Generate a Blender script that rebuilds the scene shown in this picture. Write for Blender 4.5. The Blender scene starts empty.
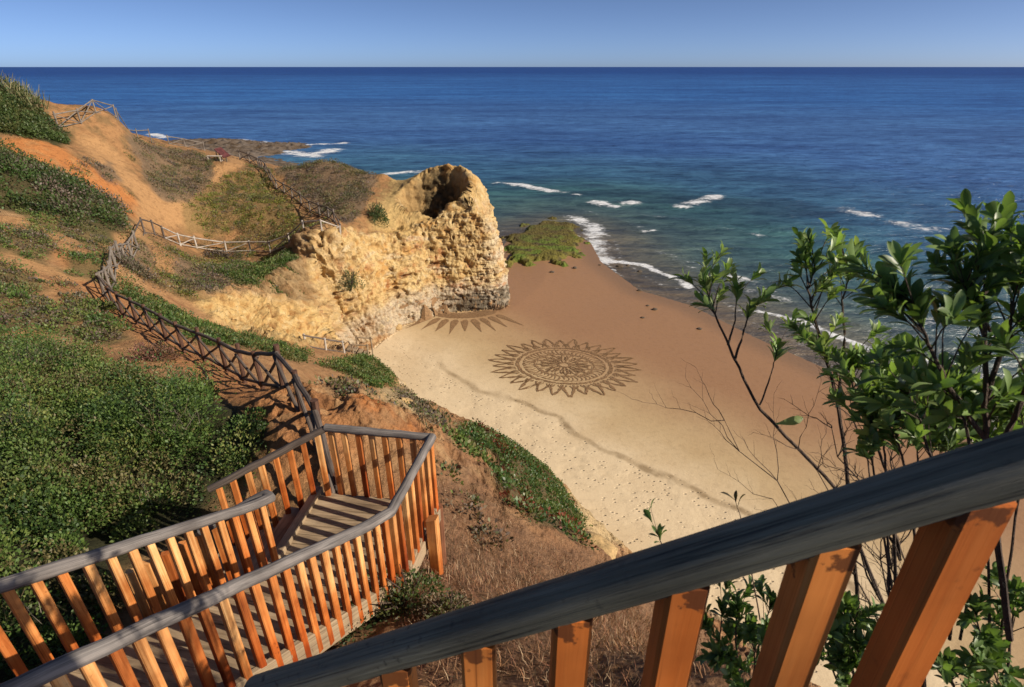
import bpy, math, random
import numpy as np
from mathutils import Vector, Matrix

random.seed(7)
RNG = np.random.default_rng(7)
R = math.radians
scene = bpy.context.scene
COL = scene.collection

# ------------------------------------------------------------------ camera
PITCH, F, CH = R(26.5), 555.0, 20.0
cp, sp = math.cos(PITCH), math.sin(PITCH)

def ray(px, py):
    u = (px - 512) / F; v = (343.5 - py) / F
    return (u, cp + v * sp, -sp + v * cp)
def at_z(px, py, z):                       # point of the place at height z
    d = ray(px, py); t = (z - CH) / d[2]
    return (d[0] * t, d[1] * t, z)
def at_y(px, py, Y):                       # point of the place at distance Y
    d = ray(px, py); t = Y / d[1]
    return (d[0] * t, Y, CH + d[2] * t)

cam = bpy.data.cameras.new('camera'); cam.sensor_width = 36.0
cam.lens = F * 36 / 1024; cam.clip_start = 0.05; cam.clip_end = 200000
cam.dof.use_dof = True; cam.dof.focus_distance = 30; cam.dof.aperture_fstop = 9
camo = bpy.data.objects.new('camera', cam); COL.objects.link(camo)
camo.location = (0, 0, CH); camo.rotation_euler = (R(90) - PITCH, 0, 0)
scene.camera = camo

# ------------------------------------------------------------------ light
SUN_EL = R(31.5)
SX, SY = 0.945, -0.327
w = bpy.data.worlds.new('World'); scene.world = w; w.use_nodes = True
nt = w.node_tree; nt.nodes.clear()
sky = nt.nodes.new('ShaderNodeTexSky'); sky.sky_type = 'NISHITA'; sky.sun_disc = False
sky.sun_elevation = SUN_EL; sky.sun_rotation = math.atan2(SX, SY)
sky.altitude = 0; sky.air_density = 0.25; sky.dust_density = 0.55; sky.ozone_density = 3.2
bg = nt.nodes.new('ShaderNodeBackground'); bg.inputs[1].default_value = 0.10
out = nt.nodes.new('ShaderNodeOutputWorld')
nt.links.new(sky.outputs[0], bg.inputs[0]); nt.links.new(bg.outputs[0], out.inputs[0])
sl = bpy.data.lights.new('sun', 'SUN'); sl.energy = 4.6; sl.angle = R(0.5); sl.color = (1, 0.88, 0.72)
so = bpy.data.objects.new('sun', sl); COL.objects.link(so)
sd = Vector((SX * math.cos(SUN_EL), SY * math.cos(SUN_EL), math.sin(SUN_EL)))
so.rotation_euler = sd.to_track_quat('Z', 'Y').to_euler(); so.location = (30, -10, 40)
vs = scene.view_settings
vs.view_transform = 'Standard'; vs.look = 'None'; vs.exposure = 0.42; vs.gamma = 1.0; vs.use_curve_mapping = False

# ------------------------------------------------------------------ noise
_perm = RNG.permutation(256); _perm = np.concatenate([_perm, _perm, _perm])
_grad = RNG.normal(size=(256, 3)); _grad /= np.linalg.norm(_grad, axis=1)[:, None]
def perlin(p):
    p = np.asarray(p, dtype=np.float64)
    pi = np.floor(p).astype(np.int64); pf = p - pi; pi &= 255
    f = pf * pf * pf * (pf * (pf * 6 - 15) + 10)
    res = 0
    for dx in (0, 1):
        for dy in (0, 1):
            for dz in (0, 1):
                h = _perm[_perm[_perm[pi[:, 0] + dx] + pi[:, 1] + dy] + pi[:, 2] + dz]
                g = _grad[h]
                n = g[:, 0] * (pf[:, 0] - dx) + g[:, 1] * (pf[:, 1] - dy) + g[:, 2] * (pf[:, 2] - dz)
                wx = f[:, 0] if dx else 1 - f[:, 0]; wy = f[:, 1] if dy else 1 - f[:, 1]; wz = f[:, 2] if dz else 1 - f[:, 2]
                res = res + n * wx * wy * wz
    return res * 1.6
def fbm(p, oct=4, gain=0.5, ridged=False):
    a, s, tot = 1.0, 0, 0
    p = np.array(p, dtype=np.float64)
    for k in range(oct):
        n = perlin(p + 17.3 * k)
        s = s + a * ((1 - 2 * np.abs(n)) if ridged else n); tot += a; a *= gain; p = p * 2.03
    return s / tot
def n2(x, y, sc, oct=4, z=0.0, ridged=False):
    x = np.asarray(x, float); sh = x.shape
    p = np.stack([x.ravel() * sc, np.asarray(y, float).ravel() * sc, np.full(x.size, z)], 1)
    return fbm(p, oct, ridged=ridged).reshape(sh)
def sstep(a, b, x):
    t = np.clip((x - a) / (b - a), 0, 1); return t * t * (3 - 2 * t)

def seg_dist(X, Y, poly, closed=False):
    X = np.asarray(X, float); Y = np.asarray(Y, float)
    best = np.full(X.shape, 1e9); idx = np.zeros(X.shape, int); tt = np.zeros(X.shape)
    n = len(poly)
    for i in range(n if closed else n - 1):
        ax, ay = poly[i][:2]; bx, by = poly[(i + 1) % n][:2]
        dx, dy = bx - ax, by - ay
        t = np.clip(((X - ax) * dx + (Y - ay) * dy) / (dx * dx + dy * dy + 1e-9), 0, 1)
        d = np.hypot(X - ax - t * dx, Y - ay - t * dy)
        m = d < best
        best[m] = d[m]; idx[m] = i; tt[m] = t[m]
    return best, idx, tt
def inside(X, Y, poly):
    X = np.asarray(X, float); c = np.zeros(X.shape, bool); n = len(poly)
    for i in range(n):
        ax, ay = poly[i][:2]; bx, by = poly[(i + 1) % n][:2]
        if ay == by: continue
        m = ((ay > Y) != (by > Y)) & (X < (bx - ax) * (Y - ay) / (by - ay) + ax)
        c ^= m
    return c

# ------------------------------------------------------------------ terrain heights
CPX = [  # picture row/column of a known spot and its distance
 (283,395,9.5),(225,370,13),(150,330,17),(105,297,21),(115,265,25),(135,245,30),(165,240,38),(190,243,42),(240,241,44),(290,246,42),
 (330,249,39),(342,236,41),(310,212,47),(275,188,53),(265,170,60),
 (450,520,6.5),(500,580,5.2),(560,600,4.6),(620,650,3.2),(700,660,2.8),(760,680,2.2),(600,560,8),(570,540,12),(540,520,11),(500,480,12),
 (470,470,9),(600,528,16.8),(520,455,17),(480,440,14),(440,430,11.5),(380,425,8),(400,412,10),(437,568,4.5),
 (60,230,27),(0,200,28),(0,260,20),(0,300,16.5),(60,300,19),(0,160,34),(100,200,33),(40,140,40),(0,130,40),(60,165,38),(130,195,41),(100,160,43),
 (75,140,45),(95,111,51),(72,112,51),(112,115,51),(121,123,51),(60,114,50),(30,97,48),(0,88,46),(127,139,52.5),(122,134,49),(100,126,48),(150,140,58),(200,150,62),(222,163,55),(190,210,45),(160,170,50),(262,166,62),(330,162,58),
 (385,174,55),(300,190,52),(260,210,47),(360,200,48),(370,215,46),(400,223,46.6),(430,223,47.2),(392,195,51),(385,182,54),(430,168,53),(450,167,52.8),
 (462,168,52),(470,178,50.5),(475,203,48),(460,219,47.2),(488,225,47.2),(497,240,47.2),
 (300,258,38),(250,280,33),(200,265,35),(150,265,30),(180,290,28),(130,290,24),(215,297,29),(278,288,33.5),(250,303,31),(268,264,36.5),(285,252,40),(252,268,35.5),(292,272,35),(300,343,30.5),(240,325,29),(215,313,28),
 (290,352,24),(340,370,24),(390,385,26),(330,352,28),(368,360,30.5),(420,408,26),(400,395,24),(360,395,20),(320,385,19),(380,405,17),(300,370,19),(340,410,14),
 (440,422,16),(430,407,21.5),(480,433,20),(330,320,36),(320,290,36),(350,330,38),(270,340,26.5),
 (100,400,9.5),(0,350,13),(0,450,7.5),(0,550,5),(180,360,13),(60,350,13.5)]
CP = [at_y(*c) for c in CPX]
CP += [(-1.6,4.6,14.75),(-2.4,2.6,15.4),(-3.2,1.2,16.3),(-1.0,1.2,16.9),(0,0,17.9),(-4,0,17.6),(2,0.8,16.9),(1.2,1.7,16.6),(3.5,4,12.3),(7,8,5.8),(10,10.5,2.6),
       (5,1,15),(9,2,11),(-3.6,4.6,14.3),(-5,6,14.0),(-12,4,15),(-20,8,15.5),(-30,15,16.5),(-28,28,15.5),(-45,35,19),(-60,45,22),
       (-58,62,15),(-44,66,13),(-30,68,10),(-16,62,9),(-2.5,49,7.0),(-12,56,9.5),(12,3,8)]
CP = np.array(CP)
def tps_fit(C, lam=0.12):
    n = len(C); d2 = ((C[:, None, :2] - C[None, :, :2]) ** 2).sum(2)
    K = 0.5 * d2 * np.log(d2 + 1e-9); K[np.arange(n), np.arange(n)] = lam
    P = np.c_[np.ones(n), C[:, :2]]
    A = np.zeros((n + 3, n + 3)); A[:n, :n] = K; A[:n, n:] = P; A[n:, :n] = P.T
    return np.linalg.solve(A, np.r_[C[:, 2], 0, 0, 0])
TW = tps_fit(CP)
def tps(x, y):
    s = x.shape; x = x.ravel(); y = y.ravel(); o = np.empty(x.size)
    for i in range(0, x.size, 60000):
        xs, ys = x[i:i + 60000], y[i:i + 60000]
        d2 = (xs[:, None] - CP[None, :, 0]) ** 2 + (ys[:, None] - CP[None, :, 1]) ** 2
        o[i:i + 60000] = (0.5 * d2 * np.log(d2 + 1e-9)) @ TW[:-3] + TW[-3] + TW[-2] * xs + TW[-1] * ys
    return o.reshape(s)

FOOT = [(-2.2,55.0,1.4),(-0.4,51.5,1.1),(-0.1,48.6,0.9),(-0.4,47.1,0.9),(-1.2,46.1,1.2),(-3.7,45.4,1.7),(-6.3,44.8,2.2),(-8.7,42.3,2.6),(-9.9,39.9,3.0),(-10.7,36.8,3.0),
        (-11.2,35.2,2.6),(-9.9,34.2,2.0),(-8,31.6,1.6),(-6.9,30.7,1.5),(-4.3,28,1.5),(-2.1,26.4,1.6),(-0.1,24.9,1.8),(2.3,21,1.8),(4,19,1.6),(5.5,17.5,1.5),(7.2,15.6,1.5),
        (9.5,13,2),(13,9.5,2),(18,4,3),(26,-3,3),(30,-20,3),(-90,-20,5),(-90,60,5),(-62,78,5),(-45,84,5),(-28,78,5),(-14,68,4),(-9,63,3),(-5,59,2)]
WATER = [(-3,60),(0,72),(6.5,75.5),(10,69),(10.2,61),(12.8,52),(16.7,48.2),(20.3,40.8),(23.4,35.7),(26.5,29.3),(28.5,24.4),(34,10),(40,-10)]
LAND = WATER + [(-95,-10),(-95,70),(-60,79),(-45,85),(-28,79),(-14,69)]

GX0, GX1, GY0, GY1, GS = -75.0, 45.0, 0.0, 84.0, 0.125
gx = np.arange(GX0, GX1, GS); gy = np.arange(GY0, GY1, GS)
# thin-plate surface is smooth: evaluate it coarsely, then refine
cx_ = np.arange(GX0, GX1 + 0.5, 0.375); cy_ = np.arange(GY0, GY1 + 0.5, 0.375)
CXg, CYg = np.meshgrid(cx_, cy_); TOPc = tps(CXg, CYg)
def bil(G, x0, y0, s, x, y):
    fx = np.clip((x - x0) / s, 0, G.shape[1] - 1.001); fy = np.clip((y - y0) / s, 0, G.shape[0] - 1.001)
    i = fx.astype(int); j = fy.astype(int); a = fx - i; b = fy - j
    return (G[j, i] * (1 - a) + G[j, i + 1] * a) * (1 - b) + (G[j + 1, i] * (1 - a) + G[j + 1, i + 1] * a) * b
XG, YG = np.meshgrid(gx, gy)
TOP = bil(TOPc, GX0, GY0, 0.375, XG, YG)

def sand_z(x, y):
    d, _, _ = seg_dist(x, y, WATER)
    ins = inside(x, y, LAND)
    return np.where(ins, np.minimum(0.035 * d, 1.1 + 0.008 * d), -np.minimum(0.05 * d, 4.0))
SAND = sand_z(XG, YG)
fd, fi, ft = seg_dist(XG, YG, FOOT, True)
fin = inside(XG, YG, FOOT)
wv = np.array([f[2] for f in FOOT]); WID = wv[fi] * (1 - ft) + wv[(fi + 1) % len(FOOT)] * ft
SD = np.where(fin, fd, -fd)                     # metres inside the foot of the cliffs
pert = 0.55 * n2(XG, YG, 0.35, 4) + 0.5 * n2(XG, YG, 0.16, 2, 5.0)
near = sstep(26, 33, YG)
SDp = SD + pert * (0.35 + 0.9 * near) * sstep(-1.5, 1.0, SD) - 0.15
frac = np.clip(SDp / WID, 0, 1)
prof = 0.85 * frac ** 0.65 + 0.15 * sstep(0, 1, frac)
# hollow behind the lip of the rock head
bx, by = (XG + 7.1) / 3.5, (YG - 50.15) / 2.7
bowl = np.clip(1 - np.sqrt(bx * bx + by * by) + 0.10 * n2(XG, YG, 0.8, 3, 9.0), 0, 1)
TOPB = TOP - 4.6 * sstep(0.02, 0.42 - 0.28 * np.clip(bx * 1.4, 0, 1), bowl)
# gullies on the yellow faces
gul = n2(XG, YG, 0.5, 3, 3.0, ridged=True)
steepz = near * sstep(6, 1, SD)
TOPB = TOPB + steepz * 0.30 * gul + 0.10 * n2(XG, YG, 0.6, 4, 1.0) * sstep(0.5, 3, SD)
rough_near = sstep(4, 8, YG) * (1 - near) * sstep(-6.5, -3.5, XG)
TOPB = TOPB + rough_near * (0.28 * n2(XG, YG, 0.55, 4, 2.0, ridged=True) - 0.1)
HG = SAND + (np.maximum(TOPB, SAND + 0.05) - SAND) * prof * (frac > 0)
HG = np.where(frac > 0, HG, SAND)
def Hat(x, y): return bil(HG, GX0, GY0, GS, np.asarray(x, float), np.asarray(y, float))
def h1(x, y): return float(Hat(np.array([x]), np.array([y]))[0])
_ts = 1.2 * 1.006 ** np.arange(760)
def hit(px, py):                                 # where the sight line to a spot meets the ground
    d = np.array(ray(px, py)); P = d[None, :] * _ts[:, None]
    hz = Hat(P[:, 0], P[:, 1]); under = (P[:, 2] + CH) < hz
    ok = (P[:, 1] > 1.5) & under
    k = int(np.argmax(ok)) if ok.any() else len(_ts) - 1
    return (float(P[k, 0]), float(P[k, 1]), float(hz[k]))
def wpoly(pts): return [hit(*p)[:2] for p in pts]

# ------------------------------------------------------------------ object helpers
def tag(o, label=None, cat=None, group=None, kind=None):
    if label: o['label'] = label
    if cat: o['category'] = cat
    if group: o['group'] = group
    if kind: o['kind'] = kind
    return o
def empty(name, loc, label, cat, group=None):
    o = bpy.data.objects.new(name, None); o.location = loc; COL.objects.link(o); o.empty_display_size = 0.2
    bpy.context.view_layer.update
    return tag(o, label, cat, group)
def link(name, me, mat, parent=None):
    o = bpy.data.objects.new(name, me); COL.objects.link(o)
    if mat: me.materials.append(mat)
    if parent:
        o.parent = parent
        o.matrix_parent_inverse = Matrix.Translation(parent.location).inverted()
    return o
def np_mesh(name, V, Q, col=None, attrs=None, smooth=True, uv=None):
    V = np.ascontiguousarray(V, np.float32); Q = np.ascontiguousarray(Q, np.int32); k = Q.shape[1]
    me = bpy.data.meshes.new(name)
    me.vertices.add(len(V)); me.vertices.foreach_set('co', V.ravel())
    me.loops.add(Q.size); me.loops.foreach_set('vertex_index', Q.ravel())
    me.polygons.add(len(Q)); me.polygons.foreach_set('loop_start', np.arange(0, Q.size, k, dtype=np.int32))
    me.polygons.foreach_set('loop_total', np.full(len(Q), k, np.int32))
    me.update(calc_edges=True)
    if smooth: me.polygons.foreach_set('use_smooth', np.ones(len(Q), bool))
    if col is not None:
        a = me.color_attributes.new('Col', 'FLOAT_COLOR', 'POINT')
        c = np.ones((len(V), 4), np.float32); c[:, :3] = col; a.data.foreach_set('color', c.ravel())
    for kname, val in (attrs or {}).items():
        a = me.attributes.new(kname, 'FLOAT', 'POINT'); a.data.foreach_set('value', np.ascontiguousarray(val, np.float32))
    me.validate()
    return me
class MB:
    def __init__(s): s.v = []; s.f = []; s.uv = []
    def tube(s, pts, rad, seg=10, caps=True, wob=0.0, rnd=None):
        rnd = rnd or random
        pts = [Vector(p) for p in pts]; n = len(pts); b = len(s.v); L = 0; off = rnd.random() * 50
        for i, p in enumerate(pts):
            t = (pts[min(i + 1, n - 1)] - pts[max(i - 1, 0)]).normalized()
            a = t.cross(Vector((0, 0, 1)));
            if a.length < 0.2: a = t.cross(Vector((0, 1, 0)))
            a.normalize(); c = t.cross(a)
            if i: L += (p - pts[i - 1]).length
            r = rad[i] if isinstance(rad, (list, tuple)) else rad
            for k in range(seg):
                an = 2 * math.pi * k / seg; rr = r * (1 + wob * (rnd.random() - 0.5))
                s.v.append(p + a * math.cos(an) * rr + c * math.sin(an) * rr); s.uv.append((L + off, k / seg))
        for i in range(n - 1):
            for k in range(seg):
                k2 = (k + 1) % seg
                s.f.append((b + i * seg + k, b + i * seg + k2, b + (i + 1) * seg + k2, b + (i + 1) * seg + k))
        if caps:
            s.f.append(tuple(b + k for k in range(seg))[::-1]); s.f.append(tuple(b + (n - 1) * seg + k for k in range(seg)))
        return s
    def bar(s, p, q, wx, wy, side, slant=0.0):       # squared timber from p to q; side = direction of its wx face
        p, q = Vector(p), Vector(q); t = (q - p).normalized(); a = Vector(side); a = (a - t * a.dot(t)).normalized(); c = t.cross(a)
        ch = min(wx, wy) * 0.12; b = len(s.v); off = random.random() * 50; L = (q - p).length
        prof = []
        for sx, sy in ((1, 1), (-1, 1), (-1, -1), (1, -1)):
            x, y = sx * wx / 2, sy * wy / 2
            pr = [(x, y - sy * ch), (x - sx * ch, y)]
            prof += pr if sx * sy > 0 else pr[::-1]
        m = 4
        for i in range(m + 1):
            o = p.lerp(q, i / m)
            for k, (x, y) in enumerate(prof):
                e = t * (slant * x / wx) if i == m else Vector()
                s.v.append(o + a * x + c * y + e); s.uv.append((L * i / m + off, k / 8))
        for i in range(m):
            for k in range(8):
                k2 = (k + 1) % 8
                s.f.append((b + i * 8 + k, b + i * 8 + k2, b + (i + 1) * 8 + k2, b + (i + 1) * 8 + k))
        s.f.append(tuple(b + k for k in range(8))[::-1]); s.f.append(tuple(b + m * 8 + k for k in range(8)))
        return s
    def build(s, name, mat, parent=None, smooth=True):
        me = bpy.data.meshes.new(name); me.from_pydata([tuple(v) for v in s.v], [], s.f); me.update()
        uvl = me.uv_layers.new(name='UVMap')
        ids = np.empty(len(me.loops), np.int32); me.loops.foreach_get('vertex_index', ids)
        uvl.data.foreach_set('uv', np.array(s.uv, np.float32)[ids].ravel())
        if smooth:
            me.polygons.foreach_set('use_smooth', np.ones(len(me.polygons), bool))
            me.set_sharp_from_angle(angle=R(38))
        return link(name, me, mat, parent)

# ------------------------------------------------------------------ materials
def mat(name):
    m = bpy.data.materials.new(name); m.use_nodes = True
    n = m.node_tree.nodes; b = n['Principled BSDF']
    return m, m.node_tree, b
def N(t, kind, **kw):
    n = t.nodes.new(kind)
    for k, v in kw.items():
        if k.startswith('i_'): n.inputs[k[2:].replace('_', ' ')].default_value = v
        else: setattr(n, k, v)
    return n
def ramp(t, fac, stops):
    r = t.nodes.new('ShaderNodeValToRGB'); e = r.color_ramp.elements
    while len(e) < len(stops): e.new(0.5)
    for k, (p, c) in enumerate(stops):
        e[k].position = p; e[k].color = (*c, 1) if len(c) == 3 else c
    t.links.new(fac, r.inputs[0]); return r
def mixc(t, mode, fac, a, b):
    m = t.nodes.new('ShaderNodeMix'); m.data_type = 'RGBA'; m.blend_type = mode
    for i, v in ((0, fac), (6, a), (7, b)):
        if hasattr(v, 'links'): t.links.new(v, m.inputs[i])
        else: m.inputs[i].default_value = v if i == 0 else (*v, 1)
    return m.outputs[2]
def math_(t, op, a, b=None):
    m = t.nodes.new('ShaderNodeMath'); m.operation = op
    for i, v in enumerate((a, b)):
        if v is None: continue
        if hasattr(v, 'links'): t.links.new(v, m.inputs[i])
        else: m.inputs[i].default_value = v
    return m.outputs[0]

def make_ground():
    m, t, b = mat('earth'); L = t.links
    a = N(t, 'ShaderNodeAttribute', attribute_name='Col'); ft_ = N(t, 'ShaderNodeAttribute', attribute_name='sandy')
    foot = N(t, 'ShaderNodeAttribute', attribute_name='foot'); wet = N(t, 'ShaderNodeAttribute', attribute_name='wet')
    tc = N(t, 'ShaderNodeTexCoord')
    n1 = N(t, 'ShaderNodeTexNoise', i_Scale=3.0, i_Detail=8.0, i_Roughness=0.68); L.new(tc.outputs['Object'], n1.inputs['Vector'])
    nf = N(t, 'ShaderNodeTexNoise', i_Scale=26.0, i_Detail=4.0, i_Roughness=0.7); L.new(tc.outputs['Object'], nf.inputs['Vector'])
    c1 = ramp(t, n1.outputs[0], [(0.25, (0.52, 0.48, 0.46)), (0.5, (1, 1, 1)), (0.75, (1.0, 1.0, 1.0))])
    c2 = ramp(t, nf.outputs[0], [(0.3, (0.7, 0.68, 0.66)), (0.55, (1, 1, 1))])
    v1 = mixc(t, 'MULTIPLY', 1.0, c1.outputs[0], c2.outputs[0])
    amt = math_(t, 'SUBTRACT', 1.0, math_(t, 'MULTIPLY', ft_.outputs['Fac'], 0.62))
    col = mixc(t, 'MULTIPLY', amt, a.outputs['Color'], v1)
    L.new(col, b.inputs['Base Color'])
    rg = math_(t, 'SUBTRACT', 0.92, math_(t, 'MULTIPLY', wet.outputs['Fac'], 0.45)); L.new(rg, b.inputs['Roughness'])
    b.inputs['Specular IOR Level'].default_value = 0.25
    # relief: lumps in the soil, ripples and footprints in the sand
    n3 = N(t, 'ShaderNodeTexNoise', i_Scale=5.5, i_Detail=9.0, i_Roughness=0.7); L.new(tc.outputs['Object'], n3.inputs['Vector'])
    vo = N(t, 'ShaderNodeTexVoronoi', i_Scale=2.7); L.new(tc.outputs['Object'], vo.inputs['Vector'])
    fp = ramp(t, vo.outputs['Distance'], [(0.10, (0, 0, 0)), (0.26, (1, 1, 1))])
    mp = N(t, 'ShaderNodeMapping'); mp.inputs['Rotation'].default_value = (0, 0, 0.6); mp.inputs['Scale'].default_value = (1, 1.9, 1)
    L.new(tc.outputs['Object'], mp.inputs['Vector']); L.new(mp.outputs[0], vo.inputs['Vector'])
    vc = N(t, 'ShaderNodeSeparateColor'); L.new(vo.outputs['Color'], vc.inputs[0]); keep = ramp(t, vc.outputs[0], [(0.42, (1, 1, 1)), (0.45, (0, 0, 0))]); fpm = math_(t, 'MAXIMUM', fp.outputs[0], keep.outputs[0])
    h = math_(t, 'MULTIPLY', n3.outputs[0], math_(t, 'SUBTRACT', 1.0, math_(t, 'MULTIPLY', ft_.outputs['Fac'], 0.88)))
    h2 = math_(t, 'ADD', math_(t, 'MULTIPLY', h, 0.30), math_(t, 'MULTIPLY', math_(t, 'MULTIPLY', fpm, foot.outputs['Fac']), 0.13))
    bp = N(t, 'ShaderNodeBump', i_Strength=0.9, i_Distance=0.6); L.new(h2, bp.inputs['Height']); L.new(bp.outputs[0], b.inputs['Normal'])
    return m
M_ground = make_ground()

def make_wood(name, stops, grain=(1.2, 9), rough=0.75, spec=0.3, bump=0.35, spots=None, vary=None, painted_shade=False, peel=False):
    m, t, b = mat(name); L = t.links
    uv = N(t, 'ShaderNodeUVMap'); mp = N(t, 'ShaderNodeMapping'); mp.inputs['Scale'].default_value = (grain[0], grain[1], 1)
    L.new(uv.outputs[0], mp.inputs['Vector'])
    n1 = N(t, 'ShaderNodeTexNoise', i_Scale=2.2, i_Detail=7.0, i_Roughness=0.65, i_Distortion=0.6); L.new(mp.outputs[0], n1.inputs['Vector'])
    tc = N(t, 'ShaderNodeTexCoord')
    n2_ = N(t, 'ShaderNodeTexNoise', i_Scale=3.3, i_Detail=5.0); L.new(tc.outputs['Object'], n2_.inputs['Vector'])
    c = ramp(t, n1.outputs[0], stops)
    pt = ramp(t, n2_.outputs[0], [(0.3, (0.62, 0.60, 0.60)), (0.6, (1.05, 1.05, 1.05))])
    mpc = N(t, 'ShaderNodeMapping'); mpc.inputs['Scale'].default_value = (grain[0] * 0.7, grain[1] * 2.6, 1); L.new(uv.outputs[0], mpc.inputs['Vector'])
    nk = N(t, 'ShaderNodeTexNoise', i_Scale=2.0, i_Detail=3.0, i_Roughness=0.5); L.new(mpc.outputs[0], nk.inputs['Vector'])
    ck = ramp(t, nk.outputs[0], [(0.30, (0.25, 0.23, 0.21)), (0.37, (1, 1, 1))]); base = mixc(t, 'MULTIPLY', 0.85, c.outputs[0], ck.outputs[0])
    if painted_shade:  # lower part coloured darker as if shaded by the opposite railing, top paler
        gz = N(t, 'ShaderNodeSeparateXYZ'); L.new(tc.outputs['Generated'], gz.inputs[0])
        h = math_(t, 'ADD', gz.outputs[2], math_(t, 'MULTIPLY', math_(t, 'SUBTRACT', n2_.outputs[0], 0.5), 0.9))
        sr = ramp(t, h, [(0.1, (0.62, 0.34, 0.22)), (0.45, (0.95, 0.75, 0.6)), (0.75, (1.1, 1.25, 1.5))]); base = mixc(t, 'MULTIPLY', 1.0, base, sr.outputs[0])
    if vary:
        oi = N(t, 'ShaderNodeObjectInfo'); vr = ramp(t, oi.outputs['Random'], vary); vr.color_ramp.interpolation = 'EASE'
        base = mixc(t, 'MULTIPLY', 1.0, base, vr.outputs[0])
    cc = mixc(t, 'MULTIPLY', 1.0, base, pt.outputs[0])
    if spots:
        n4 = N(t, 'ShaderNodeTexNoise', i_Scale=38.0, i_Detail=3.0); L.new(tc.outputs['Object'], n4.inputs['Vector'])
        mk = ramp(t, n4.outputs[0], [(0.62, (0, 0, 0)), (0.72, (1, 1, 1))])
        n5 = N(t, 'ShaderNodeTexNoise', i_Scale=1.7, i_Detail=3.0); L.new(tc.outputs['Object'], n5.inputs['Vector'])
        mk2 = ramp(t, n5.outputs[0], [(0.48, (0, 0, 0)), (0.66, (1, 1, 1))])
        if peel:   # paint worn off under the handrail
            gp = N(t, 'ShaderNodeSeparateXYZ'); L.new(tc.outputs['Generated'], gp.inputs[0])
            n8 = N(t, 'ShaderNodeTexNoise', i_Scale=24.0, i_Detail=5.0); L.new(tc.outputs['Object'], n8.inputs['Vector'])
            pr = ramp(t, math_(t, 'ADD', gp.outputs[2], math_(t, 'MULTIPLY', math_(t, 'SUBTRACT', n8.outputs[0], 0.5), 0.34)), [(0.975, (0, 0, 0)), (0.99, (1, 1, 1))])
            cc = mixc(t, 'MIX', math_(t, 'MULTIPLY', pr.outputs[0], 0.85), cc, (0.09, 0.03, 0.012))
        cc = mixc(t, 'MIX', math_(t, 'MULTIPLY', math_(t, 'MULTIPLY', mk.outputs[0], mk2.outputs[0]), 0.8), cc, spots)
    L.new(cc, b.inputs['Base Color']); b.inputs['Roughness'].default_value = rough; b.inputs['Specular IOR Level'].default_value = spec
    bp = N(t, 'ShaderNodeBump', i_Strength=bump, i_Distance=0.01); L.new(n1.outputs[0], bp.inputs['Height']); L.new(bp.outputs[0], b.inputs['Normal'])
    return m
M_rail = make_wood('weathered_handrail_wood', [(0.3, (0.055, 0.05, 0.05)), (0.48, (0.16, 0.145, 0.135)), (0.7, (0.27, 0.24, 0.22))], (0.9, 7))
M_darkrail = make_wood('dark_handrail_wood', [(0.34, (0.03, 0.03, 0.028)), (0.45, (0.155, 0.145, 0.10)), (0.75, (0.27, 0.25, 0.18))], (1.1, 12), 0.6, 0.35, 0.7, (0.03, 0.028, 0.024))
M_orange = make_wood('orange_stained_wood', [(0.3, (0.34, 0.10, 0.02)), (0.5, (0.57, 0.225, 0.06)), (0.7, (0.68, 0.33, 0.11))], (0.6, 6), 0.6, 0.3, 0.25, (0.07, 0.015, 0.006), [(0.0, (0.62, 0.40, 0.28)), (0.3, (0.95, 0.75, 0.6)), (0.6, (1.0, 1.0, 1.0)), (0.85, (1.12, 1.25, 1.4)), (1.0, (1.15, 1.4, 1.7))], True)
M_orange_near = make_wood('near_orange_wood', [(0.25, (0.54, 0.155, 0.03)), (0.5, (0.66, 0.225, 0.05)), (0.75, (0.72, 0.275, 0.075))], (0.35, 4), 0.6, 0.3, 0.12, (0.09, 0.02, 0.008), [(0.0, (0.85, 0.62, 0.45)), (0.5, (1, 1, 1)), (1.0, (1.05, 1.05, 1.05))], False, True)
M_post = make_wood('red_brown_post_wood', [(0.3, (0.10, 0.035, 0.018)), (0.5, (0.19, 0.075, 0.035)), (0.7, (0.26, 0.13, 0.07))], (0.8, 6))
M_fdark = make_wood('dark_fence_wood', [(0.3, (0.05, 0.04, 0.033)), (0.5, (0.12, 0.093, 0.075)), (0.7, (0.19, 0.15, 0.12))], (0.8, 6))
M_pdark = make_wood('dark_red_post_wood', [(0.3, (0.05, 0.025, 0.018)), (0.5, (0.11, 0.055, 0.035)), (0.7, (0.17, 0.09, 0.06))], (0.8, 6))
M_fmid = make_wood('brown_grey_fence_wood', [(0.3, (0.10, 0.083, 0.07)), (0.5, (0.20, 0.17, 0.14)), (0.7, (0.30, 0.26, 0.22))], (0.8, 6))
M_fgrey = make_wood('bleached_fence_wood', [(0.3, (0.24, 0.21, 0.175)), (0.5, (0.45, 0.40, 0.34)), (0.7, (0.58, 0.53, 0.46))], (0.8, 6))
M_deck = make_wood('deck_board_wood', [(0.3, (0.17, 0.12, 0.075)), (0.5, (0.34, 0.25, 0.155)), (0.7, (0.44, 0.34, 0.22))], (0.7, 8))
M_pale = make_wood('pale_bench_wood', [(0.3, (0.4, 0.34, 0.27)), (0.6, (0.6, 0.53, 0.44))])
M_maroon = make_wood('maroon_board_paint', [(0.3, (0.07, 0.022, 0.022)), (0.6, (0.13, 0.04, 0.04))])

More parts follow.
